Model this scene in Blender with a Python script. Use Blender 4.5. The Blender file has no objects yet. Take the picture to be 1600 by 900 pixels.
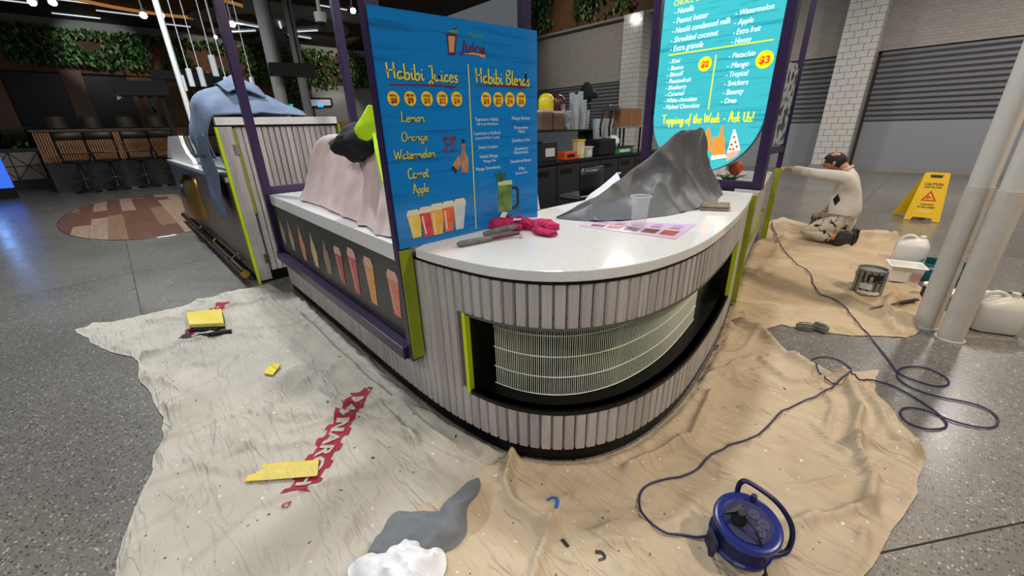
import bpy, bmesh, math, random
from mathutils import Vector, Matrix, noise, kdtree
random.seed(7)
scene = bpy.context.scene
COL = scene.collection
PI = math.pi

# ------------------------------------------------------------------ camera
H = 1.5
F = 620.0                     # focal length in pixels of the 1600 px frame
YAW, PITCH, ROLL = (math.radians(a) for a in (-46.712, 21.954, -1.712))
_cy, _sy, _cp, _sp = math.cos(YAW), math.sin(YAW), math.cos(PITCH), math.sin(PITCH)
_f = Vector((_sy*_cp, _cy*_cp, -_sp)); _r = Vector((_cy, -_sy, 0)); _u = _r.cross(_f)
_c, _s = math.cos(ROLL), math.sin(ROLL)
RGT = _r*_c + _u*_s; UPV = _u*_c - _r*_s; FWD = _f
cam = bpy.data.cameras.new('camera'); cam.sensor_width = 36; cam.lens = F/1600*36
cam.clip_start = 0.05; cam.clip_end = 200
camo = bpy.data.objects.new('camera', cam); COL.objects.link(camo)
camo.matrix_world = Matrix(((RGT.x, UPV.x, -FWD.x, 0), (RGT.y, UPV.y, -FWD.y, 0), (RGT.z, UPV.z, -FWD.z, H), (0, 0, 0, 1)))
scene.camera = camo

# ------------------------------------------------------------------ world, lights, exposure
w = bpy.data.worlds.new('world'); scene.world = w; w.use_nodes = True
bg = w.node_tree.nodes['Background']; bg.inputs[0].default_value = (0.85, 0.93, 1.0, 1); bg.inputs[1].default_value = 0.13
vs = scene.view_settings
vs.view_transform = 'Standard'; vs.look = 'None'; vs.gamma = 1; vs.exposure = -0.2; vs.use_curve_mapping = False

def area_light(name, loc, power, size, col, target=None, spread=180):
    l = bpy.data.lights.new(name, 'AREA'); l.shape = 'DISK'; l.size = size; l.energy = power; l.color = col; l.spread = math.radians(spread)
    o = bpy.data.objects.new(name, l); COL.objects.link(o); o.location = loc
    d = (Vector(target) - Vector(loc)) if target else Vector((0, 0, -1))
    o.rotation_euler = d.to_track_quat('-Z', 'Y').to_euler(); return o
def spot_light(name, loc, target, power, angle, col, blend=.5, r=.08):
    l = bpy.data.lights.new(name, 'SPOT'); l.energy = power; l.spot_size = math.radians(angle); l.spot_blend = blend; l.color = col; l.shadow_soft_size = r
    o = bpy.data.objects.new(name, l); COL.objects.link(o); o.location = loc
    o.rotation_euler = (Vector(target)-Vector(loc)).to_track_quat('-Z', 'Y').to_euler(); return o
COOL = (.90, .96, 1.0); WARM = (1.0, .83, .64); NEUT = (1.0, .95, .88)
area_light('downlight_left', (-6.6, .5, 5.4), 330, .4, COOL)
area_light('downlight_front', (-0.6, -3.4, 5.4), 130, .5, (.97, .98, 1.0))
area_light('downlight_behind', (3.0, -3.8, 5.4), 240, .5, (1.0, .93, .84))
area_light('downlight_counter', (-2.3, 2.6, 5.4), 165, .5, (.95, .98, 1.0))
area_light('downlight_right', (2.9, 3.4, 5.4), 270, .4, WARM)
area_light('downlight_back', (0.6, 7.6, 5.4), 130, .6, WARM)
area_light('downlight_far', (-6.5, 11.0, 5.4), 280, .8, NEUT)
area_light('downlight_shutters', (1.0, 12.0, 5.4), 300, .8, (1, .93, .87))
area_light('downlight_cafe', (-12.0, .6, 5.3), 230, .6, COOL)

# ------------------------------------------------------------------ survey helpers: a photo pixel to a point on a known plane
def ray(px, py): return RGT*((px-800)/F) + UPV*((450-py)/F) + FWD
def G(px, py, z=0.0):
    d = ray(px, py); t = (z-H)/d.z; return Vector((d.x*t, d.y*t, z))
def PX(px, py, x):
    d = ray(px, py); t = x/d.x; return Vector((x, d.y*t, H+d.z*t))
def PY(px, py, y):
    d = ray(px, py); t = y/d.y; return Vector((d.x*t, y, H+d.z*t))

def PP(px, py, a, b):
    d = ray(px, py); n = Vector((-(b[1]-a[1]), b[0]-a[0])); t = (a[0]*n.x+a[1]*n.y)/(d.x*n.x+d.y*n.y); return Vector((d.x*t, d.y*t, H+d.z*t))

# ------------------------------------------------------------------ materials
def lin(c):
    if isinstance(c, str):
        c = c.lstrip('#'); c = [int(c[i:i+2], 16)/255 for i in (0, 2, 4)]
        c = [x/12.92 if x <= .04045 else ((x+.055)/1.055)**2.4 for x in c]
    return (c[0], c[1], c[2], 1)
class NT:
    def __init__(s, name):
        s.m = bpy.data.materials.new(name); s.m.use_nodes = True; s.t = s.m.node_tree
        s.b = s.t.nodes['Principled BSDF']
    def n(s, typ, **kw):
        nd = s.t.nodes.new(typ)
        for k, v in kw.items():
            if k.startswith('i_'): nd.inputs[int(k[2:]) if k[2:].isdigit() else k[2:].replace('_', ' ')].default_value = v
            else: setattr(nd, k, v)
        return nd
    def l(s, a, b): s.t.links.new(a, b)
    def coord(s, scale=(1, 1, 1), which='Object'):
        tc = s.n('ShaderNodeTexCoord'); mp = s.n('ShaderNodeMapping'); mp.inputs['Scale'].default_value = scale
        s.l(tc.outputs[which], mp.inputs[0]); return mp.outputs[0]
    def ramp(s, fac, stops, interp='LINEAR'):
        r = s.n('ShaderNodeValToRGB'); e = r.color_ramp; e.interpolation = interp
        while len(e.elements) < len(stops): e.elements.new(.5)
        for el, (p, c) in zip(e.elements, stops): el.position = p; el.color = lin(c)
        s.l(fac, r.inputs[0]); return r.outputs[0]
    def mix(s, fac, a, b, mode='MIX'):
        m = s.n('ShaderNodeMix', data_type='RGBA', blend_type=mode)
        for sock, v in ((m.inputs[0], fac), (m.inputs[6], a), (m.inputs[7], b)):
            if hasattr(v, 'is_output'): s.l(v, sock)
            elif isinstance(v, (int, float)): sock.default_value = v
            else: sock.default_value = lin(v)
        return m.outputs[2]
    def noise(s, vec, scale, detail=3, rough=.55):
        n = s.n('ShaderNodeTexNoise'); n.inputs['Scale'].default_value = scale; n.inputs['Detail'].default_value = detail; n.inputs['Roughness'].default_value = rough
        s.l(vec, n.inputs['Vector']); return n.outputs['Fac']
    def bump(s, h, strength=.3, dist=.01):
        b = s.n('ShaderNodeBump'); b.inputs['Strength'].default_value = strength; b.inputs['Distance'].default_value = dist
        s.l(h, b.inputs['Height']); s.l(b.outputs[0], s.b.inputs['Normal'])
def M(name, col, rough=.6, metal=0, var=None, bump=None, emit=0, trans=0, ior=1.45, alpha=1, coat=0, spec=None):
    k = NT(name); b = k.b; b.inputs['Base Color'].default_value = lin(col); b.inputs['Roughness'].default_value = rough; b.inputs['Metallic'].default_value = metal
    if spec is not None: b.inputs['Specular IOR Level'].default_value = spec
    if var:      # (second colour, scale, stretch)
        v = k.coord(var[2] if len(var) > 2 else (1, 1, 1)); f = k.noise(v, var[1], 4)
        k.l(k.ramp(f, ((.32, col), (.68, var[0]))), b.inputs['Base Color'])
    if bump:
        v = k.coord(); k.bump(k.noise(v, bump[0], 3), bump[1], .01)
    if emit: b.inputs['Emission Color'].default_value = lin(col); b.inputs['Emission Strength'].default_value = emit
    if trans: b.inputs['Transmission Weight'].default_value = trans; b.inputs['IOR'].default_value = ior
    if alpha < 1: b.inputs['Alpha'].default_value = alpha
    if coat: b.inputs['Coat Weight'].default_value = coat
    return k.m

def terrazzo():
    k = NT('terrazzo'); v = k.coord()
    vo = k.n('ShaderNodeTexVoronoi', feature='F1'); vo.inputs['Scale'].default_value = 88; k.l(v, vo.inputs['Vector'])
    sep = k.n('ShaderNodeSeparateColor'); k.l(vo.outputs['Color'], sep.inputs[0])
    chips = k.ramp(sep.outputs[0], ((0, '#2f2e2d'), (.14, '#4e4c4a'), (.3, '#6e6b66'), (.6, '#827e78'), (.82, '#9c9891'), (.94, '#c4c0b8')), 'CONSTANT')
    base = k.ramp(k.noise(v, 220, 2), ((.3, '#6a6761'), (.7, '#827e77')))
    edge = k.ramp(vo.outputs['Distance'], ((.28, '#ffffff'), (.5, '#000000')))
    c = k.mix(edge, base, chips)
    big = k.ramp(k.noise(v, .6, 3), ((.3, '#d8d8d8'), (.7, '#ffffff')))
    k.l(k.mix(1, c, big, 'MULTIPLY'), k.b.inputs['Base Color'])
    k.l(k.ramp(k.noise(v, 1.5, 3), ((.3, (.25,)*3), (.7, (.30,)*3))), k.b.inputs['Roughness'])
    return k.m
def canvas(name, c1, c2, stain, specks=True):
    k = NT(name); v = k.coord()
    c = k.ramp(k.noise(v, 3.0, 5, .6), ((.3, c1), (.72, c2)))
    c = k.mix(k.ramp(k.noise(v, 1.7, 4, .65), ((.52, '#000000'), (.72, '#9a9a9a'))), c, stain)
    if specks:
        def sp(scale, thr, col, c, off):
            mp = k.n('ShaderNodeMapping'); mp.inputs['Location'].default_value = (off, off*1.7, 0); k.l(v, mp.inputs[0])
            wv = k.n('ShaderNodeTexNoise'); wv.inputs['Scale'].default_value = 30; k.l(mp.outputs[0], wv.inputs['Vector'])
            vv = k.mix(.02, mp.outputs[0], wv.outputs['Color'], 'ADD')
            vo = k.n('ShaderNodeTexVoronoi', feature='F1'); vo.inputs['Scale'].default_value = scale; k.l(vv, vo.inputs['Vector'])
            se = k.n('ShaderNodeSeparateColor'); k.l(vo.outputs['Color'], se.inputs[0])
            m1 = k.n('ShaderNodeMath', operation='MULTIPLY'); k.l(se.outputs[0], m1.inputs[0]); m1.inputs[1].default_value = thr
            m2 = k.n('ShaderNodeMath', operation='LESS_THAN'); k.l(vo.outputs['Distance'], m2.inputs[0]); k.l(m1.outputs[0], m2.inputs[1])
            m3 = k.n('ShaderNodeMath', operation='GREATER_THAN'); k.l(se.outputs[1], m3.inputs[0]); m3.inputs[1].default_value = .62
            m4 = k.n('ShaderNodeMath', operation='MULTIPLY'); k.l(m2.outputs[0], m4.inputs[0]); k.l(m3.outputs[0], m4.inputs[1])
            return k.mix(m4.outputs[0], c, col)
        c = sp(15, .11, '#e6e4de', c, .3); c = sp(30, .17, '#dedbd4', c, 4.1); c = sp(11, .11, '#4a4844', c, 2.2); c = sp(24, .13, '#6a5f52', c, 7.7)
    k.l(c, k.b.inputs['Base Color']); k.b.inputs['Roughness'].default_value = .9; k.b.inputs['Specular IOR Level'].default_value = .2
    def crease(ang, sc, seed):
        mp = k.n('ShaderNodeMapping'); mp.inputs['Rotation'].default_value = (0, 0, ang); mp.inputs['Location'].default_value = (seed, seed, 0); mp.inputs['Scale'].default_value = (sc, sc*4.5, 1); k.l(v, mp.inputs[0])
        rd = k.n('ShaderNodeTexNoise'); rd.inputs['Scale'].default_value = 1; rd.inputs['Detail'].default_value = 2; rd.inputs['Distortion'].default_value = .5; k.l(mp.outputs[0], rd.inputs['Vector'])
        r = k.ramp(rd.outputs['Fac'], ((.40, '#000000'), (.5, '#ffffff'), (.54, '#000000')))
        en = k.ramp(k.noise(mp.outputs[0], .45, 2), ((.42, '#000000'), (.6, '#ffffff')))
        return k.mix(1, r, en, 'MULTIPLY')
    c1_ = crease(.45, 2.2, 0); c2_ = crease(1.9, 2.6, 5); c3_ = crease(1.15, 3.4, 9)
    hsum = k.mix(1, k.mix(1, c1_, c2_, 'ADD'), c3_, 'ADD'); bw = k.n('ShaderNodeRGBToBW'); k.l(hsum, bw.inputs[0])
    k.bump(bw.outputs[0], .48, .014)
    return k.m
def wood_grey():
    k = NT('whitewashed_wood'); oi = k.n('ShaderNodeObjectInfo')
    v = k.coord((14, 14, 1.2)); ad = k.n('ShaderNodeVectorMath', operation='ADD'); k.l(v, ad.inputs[0]); k.l(oi.outputs['Location'], ad.inputs[1])
    c = k.ramp(k.noise(ad.outputs[0], 2.6, 5, .65), ((.25, '#969090'), (.5, '#b9b4b2'), (.8, '#cbc8c5')))
    t = k.ramp(oi.outputs['Random'], ((0, '#e6e2e0'), (1, '#ffffff')))
    k.l(k.mix(1, c, t, 'MULTIPLY'), k.b.inputs['Base Color']); k.b.inputs['Roughness'].default_value = .55
    return k.m
def planks_print(name, c1, c2, axis, emit=0, rough=.12):
    k = NT(name); sc = [1.2, 1.2, 1.2]; sc[2] = 26; v = k.coord(tuple(sc))
    c = k.ramp(k.noise(v, 1.3, 5, .6), ((.33, c2), (.47, c1), (.75, c1)))
    k.l(c, k.b.inputs['Base Color']); k.b.inputs['Roughness'].default_value = rough
    if emit: k.l(c, k.b.inputs['Emission Color']); k.b.inputs['Emission Strength'].default_value = emit
    return k.m
def leaf_mat(name, stops):
    k = NT(name); g = k.n('ShaderNodeNewGeometry'); k.l(k.ramp(g.outputs['Random Per Island'], stops), k.b.inputs['Base Color'])
    k.b.inputs['Roughness'].default_value = .4; return k.m
def mesh_metal():
    k = NT('perforated_metal'); v = k.coord((1, 1, 1))
    ch = k.n('ShaderNodeTexVoronoi', feature='F1'); ch.inputs['Scale'].default_value = 40; ch.inputs['Randomness'].default_value = 0; k.l(v, ch.inputs['Vector'])
    k.l(k.ramp(ch.outputs['Distance'], ((.3, '#26221e'), (.42, '#8a8074'))), k.b.inputs['Base Color'])
    k.b.inputs['Metallic'].default_value = .25; k.b.inputs['Roughness'].default_value = .35; return k.m

m_floor = terrazzo()
m_joint = M('joint_dark', '#33312e', .8)
m_cloth_a = canvas('canvas_greyish', '#b0a99d', '#c2bbaf', '#a39b90')
m_cloth_b = canvas('canvas_tan', '#b3a188', '#c5b49b', '#bd9c72')
m_cloth_c = canvas('canvas_sand', '#b39f82', '#c3b093', '#a58c6c', False)
m_batten = wood_grey()
m_groove = M('groove_grey', '#5c5652', .8)
m_black = M('black_board', '#090909', .4, spec=.3)
m_blackmat = M('black_matte', '#101010', .8)
m_white_top = M('white_stone', '#e4e4e2', .12, var=('#dadad8', 60))
m_white = M('white_paint', '#dcdad6', .5)
m_purple = M('purple_paint', '#2a1740', .35)
m_lime = M('lime_paint', '#93a012', .5, var=('#7f8a10', 6))
m_limeb = M('lime_bright', '#cbe000', .45)
m_grille = M('grille_white', '#e9ecd8', .35)
m_recess = M('recess_panel', '#070906', .85, var=('#0b0e09', 5), spec=.1)
m_led = M('led_strip', '#f6ffe0', emit=4)
m_blue = planks_print('menu_blue', '#0a78c4', '#0762a4', 2)
m_cyan = planks_print('sign_turquoise', '#3fbcc6', '#1f9aa8', 2, emit=.62, rough=.3)
m_yellow_txt = M('print_yellow', '#d9cf4a', .4)
m_yellow = M('print_gold', '#f0c419', .4)
m_maroon = M('print_maroon', '#6d1330', .4)
m_navy = M('print_shadow', '#12304a', .4)
m_txtwhite = M('print_white', '#c8dbe8', .4)
m_lit_white = M('lit_white', '#ffffff', .4, emit=1.1)
m_lit_yellow = M('lit_yellow', '#ffe900', .4, emit=1.0)
m_lit_red = M('lit_red', '#e8401c', .4, emit=.9)
m_lit_orange = M('lit_orange', '#f08a32', .4, emit=.9, var=None)
m_lit_cream = M('lit_cream', '#ffe9cf', .4, emit=.95)
m_lit_brown = M('lit_brown', '#a04a24', .4, emit=.8)
m_pink = M('pink_sheet', '#e8d2cd', .7, var=('#dcc2bc', 5), bump=(14, .5))
m_hivis = M('hi_vis_yellow', '#c6f000', .7, bump=(14, .4))
m_navycloth = M('navy_cloth', '#10131c', .85)
m_greysheet = M('grey_plastic', '#56575a', .5, bump=(11, .4))
m_whitecloth = M('white_cloth', '#e8e8ec', .8)
m_fuchsia = M('fuchsia_rag', '#c2185f', .8, var=('#a8104f', 10))
m_tool = M('worn_handle', '#4a4a48', .6, var=('#7a7873', 30))
m_paper = M('flyer_lilac', '#cdb0d0', .35)
m_wallet = M('worn_leather', '#6b5848', .6, var=('#8c7a68', 25))
m_clear = M('clear_plastic', '#e9eef2', .08, alpha=.15)
m_glass = M('clear_glass', '#cfe0dc', .02, trans=1, ior=1.05)
m_steel = M('steel', '#b8b8b8', .25, 1)
m_brass = M('brass', '#b7924e', .22, 1)
m_darkbrass = M('aged_brass', '#6b5d48', .3, 1)
m_jacket = M('denim_grey', '#71819c', .85, var=('#63728c', 8), bump=(12, .3))
m_reel = M('reel_blue', '#13236f', .28)
m_reel2 = M('reel_grey_plate', '#3b3a5c', .2)
m_cable = M('cable_blue', '#20214f', .45)
m_cableb = M('cable_black', '#161616', .5)
m_yel_sand = M('sanding_sheet', '#d9bb3a', .9, var=('#e3cf72', 6))
m_pipe = M('column_white', '#c9c4bc', .5)
m_pipe2 = M('column_scuffed', '#bdb7ae', .65, var=('#b3ada4', 9))
m_sign_y = M('caution_yellow', '#f2c200', .4)
m_red = M('red_print', '#c22a18', .5)
m_blackp = M('black_print', '#151515', .5)
m_skin = M('skin', '#b98562', .55)
m_hair = M('dark_hair', '#1b1613', .7)
m_shirt = M('white_jersey', '#d8d2ca', .85, var=('#cbc4bb', 6), bump=(9, .5))
def trousers():
    k = NT('painted_trousers'); v = k.coord()
    c = k.ramp(k.noise(v, 12, 4), ((.3, '#b7ad9b'), (.7, '#cfc6b6')))
    k.l(k.mix(k.ramp(k.noise(v, 10, 3, .7), ((.58, '#000000'), (.63, '#ffffff'))), c, '#1d1c1a'), k.b.inputs['Base Color'])
    k.b.inputs['Roughness'].default_value = .9; return k.m
m_trous = trousers()
m_shoe = M('dark_shoe', '#1c1b1c', .6, var=('#3a3835', 18))
m_tile = M('white_tile', '#c9c7c2', .12)
m_grout = M('tile_grout', '#8b8984', .8)
m_shutter = M('shutter_slat', '#77787c', .45, .1)
m_shutpanel = M('shutter_panel', '#8b8f94', .5)
def brickpaint():
    k = NT('painted_brick'); v = k.coord((1, 1, 1)); b = k.n('ShaderNodeTexBrick'); sx = k.n('ShaderNodeSeparateXYZ'); cx = k.n('ShaderNodeCombineXYZ')
    k.l(v, sx.inputs[0]); k.l(sx.outputs[0], cx.inputs[0]); k.l(sx.outputs[2], cx.inputs[1]); k.l(cx.outputs[0], b.inputs[0])
    b.inputs['Scale'].default_value = 3.2; b.inputs['Mortar Size'].default_value = .012; b.inputs['Color1'].default_value = lin('#a39d97'); b.inputs['Color2'].default_value = lin('#9a948d'); b.inputs['Mortar'].default_value = lin('#7d7872')
    k.l(b.outputs[0], k.b.inputs['Base Color']); k.b.inputs['Roughness'].default_value = .7
    return k.m
m_brickp = brickpaint()
m_darkglass = M('dark_glass', '#05070c', .3, spec=.15)
m_brown = M('brown_render', '#4a3320', .8, var=('#6b4a2a', 1.2))
m_ceil = M('ceiling_brown', '#3a2a20', .7, var=('#2a1e18', .8))
m_ceil2 = M('ceiling_grey', '#8d8b88', .8)
m_ivy = leaf_mat('ivy_leaf', ((0, '#0c1c0c'), (.35, '#1d3f18'), (.7, '#345f26'), (.93, '#6d8f45'), (1, '#8a7a3a')))
m_woodcol = M('brown_timber', '#6b4a30', .6, var=('#523722', 3, (1, 1, .2)))
m_slatwood = M('slat_timber', '#a5754a', .55)
m_lamp = M('lamp_glow', '#f4f8ff', emit=60)
m_slot = M('slot_light', '#dfe6ee', emit=.9)
m_warmglow = M('warm_cove', '#c98a4a', emit=.6)
m_bluescreen = M('blue_screen', '#3d78ff', emit=.7)
m_pend = M('pendant_white', '#dfe4e6', .4)
m_stool = M('stool_black', '#17130f', .5)
m_cab = M('cabinet_charcoal', '#26272a', .45)
m_teal = M('teal_plastic', '#0f5560', .4)
m_jug = M('milky_plastic', '#d2cfc8', .4)
m_tub = M('white_plastic', '#e6e4df', .35)
m_cardboard = M('cardboard', '#8a6544', .8)

# ------------------------------------------------------------------ geometry helpers
def tag(o, label=None, cat=None, group=None, kind=None):
    if label: o['label'] = label
    if cat: o['category'] = cat
    if group: o['group'] = group
    if kind: o['kind'] = kind
    return o
def thing(name, loc, label, cat, group=None, kind=None):
    o = bpy.data.objects.new(name, None); COL.objects.link(o); o.location = loc; o.empty_display_size = .05
    return tag(o, label, cat, group, kind)
def adopt(o, parent):
    """keep world coordinates: every object here is only translated (or carries its own rotation) in world space"""
    if parent is None: return
    o.parent = parent
    o.matrix_parent_inverse = WORLD_INV(parent)
_mw = {}
def WM(o):
    m = _mw.get(o.name)
    return m if m is not None else Matrix.Translation(o.location)
def WORLD_INV(o): return WM(o).inverted()
def nvec(p):
    return Vector((noise.noise(p), noise.noise(p+Vector((17.3, 5.1, 9.7))), noise.noise(p+Vector((3.9, 31.7, 23.3)))))
class MB:
    def __init__(s): s.v = []; s.f = []; s.mi = []; s.cur = 0
    def add(s, vs, fs):
        n = len(s.v); s.v += [Vector(p) for p in vs]; s.f += [tuple(i+n for i in f) for f in fs]; s.mi += [s.cur]*len(fs); return s
    def box(s, lo, hi):
        x0, y0, z0 = lo; x1, y1, z1 = hi
        return s.add([(x0,y0,z0),(x1,y0,z0),(x1,y1,z0),(x0,y1,z0),(x0,y0,z1),(x1,y0,z1),(x1,y1,z1),(x0,y1,z1)],
                     [(0,3,2,1),(4,5,6,7),(0,1,5,4),(1,2,6,5),(2,3,7,6),(3,0,4,7)])
    def obox(s, c, ax, ay, az):          # oriented box: centre + half axes
        c, ax, ay, az = map(Vector, (c, ax, ay, az)); vs = []
        for k in (-1, 1):
            for (i, j) in ((-1,-1),(1,-1),(1,1),(-1,1)): vs.append(c+ax*i+ay*j+az*k)
        return s.add(vs, [(0,3,2,1),(4,5,6,7),(0,1,5,4),(1,2,6,5),(2,3,7,6),(3,0,4,7)])
    def beam(s, a, b, wx, wy, up=(0,0,1)):
        a, b = Vector(a), Vector(b); d = (b-a); L = d.length; d /= L; u = Vector(up)
        if abs(d.dot(u)) > .95: u = Vector((1,0,0))
        x = d.cross(u).normalized(); y = x.cross(d)
        return s.obox((a+b)/2, x*wx/2, y*wy/2, d*L/2)
    def tube(s, pts, r, seg=8, cap=True):
        pts = [Vector(p) for p in pts]; n = len(pts); rings = []; prev = None
        for i, p in enumerate(pts):
            d = (pts[min(i+1,n-1)]-pts[max(i-1,0)])
            if d.length < 1e-9: d = Vector((0,0,1))
            d.normalize()
            if prev is None:
                u = Vector((0,0,1)) if abs(d.z) < .9 else Vector((1,0,0)); x = d.cross(u).normalized()
            else:
                x = prev - d*prev.dot(d)
                x = x.normalized() if x.length > 1e-6 else d.orthogonal().normalized()
            prev = x; y = d.cross(x); rr = r[i] if isinstance(r, (list, tuple)) else r
            rings.append([p + x*math.cos(2*PI*k/seg)*rr + y*math.sin(2*PI*k/seg)*rr for k in range(seg)])
        vs = [q for rg in rings for q in rg]; fs = []
        for i in range(n-1):
            for k in range(seg): fs.append((i*seg+k, i*seg+(k+1)%seg, (i+1)*seg+(k+1)%seg, (i+1)*seg+k))
        if cap: fs += [tuple(range(seg))[::-1], tuple((n-1)*seg+k for k in range(seg))]
        return s.add(vs, fs)
    def lathe(s, prof, c=(0,0,0), seg=24, axis=None, capb=True, capt=True):
        c = Vector(c); az = Vector(axis).normalized() if axis is not None else Vector((0,0,1)); ax = az.orthogonal().normalized() if axis is not None else Vector((1,0,0)); ay = az.cross(ax)
        vs = []; fs = []; n = len(prof)
        for (r, z) in prof:
            for k in range(seg): vs.append(c+ax*r*math.cos(2*PI*k/seg)+ay*r*math.sin(2*PI*k/seg)+az*z)
        for i in range(n-1):
            for k in range(seg): fs.append((i*seg+k, i*seg+(k+1)%seg, (i+1)*seg+(k+1)%seg, (i+1)*seg+k))
        if capb: fs.append(tuple(range(seg))[::-1])
        if capt: fs.append(tuple((n-1)*seg+k for k in range(seg)))
        return s.add(vs, fs)
    def prism(s, pts, ext):              # planar outline extruded along a vector
        pts = [Vector(p) for p in pts]; e = Vector(ext); n = len(pts)
        return s.add(pts+[p+e for p in pts], [tuple(range(n))[::-1], tuple(range(n, 2*n))]+[(i,(i+1)%n,n+(i+1)%n,n+i) for i in range(n)])
    def grid(s, rows):                   # rows of equal length
        n = len(rows); m = len(rows[0]); vs = [p for r in rows for p in r]
        return s.add(vs, [(i*m+j, i*m+j+1, (i+1)*m+j+1, (i+1)*m+j) for i in range(n-1) for j in range(m-1)])
    def build(s, name, mat, parent=None, smooth=False, bevel=0, origin=None, subsurf=0, solid=0):
        xs = [p.x for p in s.v]; ys = [p.y for p in s.v]; zs = [p.z for p in s.v]
        o0 = Vector(origin) if origin else Vector(((min(xs)+max(xs))/2, (min(ys)+max(ys))/2, min(zs)))
        me = bpy.data.meshes.new(name); me.from_pydata([tuple(p-o0) for p in s.v], [], s.f)
        mats = mat if isinstance(mat, (list, tuple)) else [mat]
        for m in mats: me.materials.append(m)
        if len(mats) > 1:
            for p, i in zip(me.polygons, s.mi): p.material_index = i
        bm = bmesh.new(); bm.from_mesh(me); bmesh.ops.recalc_face_normals(bm, faces=bm.faces); bm.to_mesh(me); bm.free()
        o = bpy.data.objects.new(name, me); COL.objects.link(o); o.location = o0
        if smooth:
            for p in me.polygons: p.use_smooth = True
            me.set_sharp_from_angle(angle=math.radians(55))
        if bevel:
            b = o.modifiers.new('bevel', 'BEVEL'); b.width = bevel; b.segments = 2; b.limit_method = 'ANGLE'; b.angle_limit = math.radians(40)
        if subsurf:
            b = o.modifiers.new('sub', 'SUBSURF'); b.levels = subsurf; b.render_levels = subsurf
        if solid:
            b = o.modifiers.new('solid', 'SOLIDIFY'); b.thickness = solid; b.offset = 0
        adopt(o, parent); return o
def inst(name, me, mw, parent):
    """one more object of a shared mesh at a world matrix"""
    o = bpy.data.objects.new(name, me); COL.objects.link(o)
    o.matrix_basis = mw; _mw[o.name] = mw.copy(); adopt(o, parent); return o
def mesh_of(mb, name, mat):
    o = mb.build(name, mat, origin=(0, 0, 0)); me = o.data; bpy.data.objects.remove(o); return me
def catmull(P, n=12, closed=False):
    P = [Vector(p) for p in P]; out = []; N = len(P)
    for i in range(N if closed else N-1):
        if closed: p0, p1, p2, p3 = P[(i-1) % N], P[i], P[(i+1) % N], P[(i+2) % N]
        else: p0, p1, p2, p3 = P[max(i-1,0)], P[i], P[i+1], P[min(i+2,N-1)]
        for k in range(n):
            t = k/n; out.append(.5*((2*p1)+(p2-p0)*t+(2*p0-5*p1+4*p2-p3)*t*t+(3*p1-p0-3*p2+p3)*t**3))
    if not closed: out.append(P[-1])
    return out
def blob(name, c, rad, mat, parent=None, amp=.15, freq=6, seed=0, flat=None, sub=4):
    bm = bmesh.new(); bmesh.ops.create_icosphere(bm, subdivisions=sub, radius=1)
    for v in bm.verts:
        d = v.co.normalized(); q = Vector((d.x*rad[0], d.y*rad[1], d.z*rad[2])); n1 = noise.noise(q*freq+Vector((seed,)*3)); n2 = 1-abs(noise.noise(q*freq*2.1+Vector((seed+9,)*3)))
        v.co = q*(1+amp*n1*1.6+amp*(n2-.6))
        if flat is not None and v.co.z < flat: v.co.z = flat+(v.co.z-flat)*.05
    me = bpy.data.meshes.new(name); bm.to_mesh(me); bm.free(); me.materials.append(mat)
    for p in me.polygons: p.use_smooth = True
    o = bpy.data.objects.new(name, me); COL.objects.link(o); o.location = c; adopt(o, parent); return o

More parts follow.
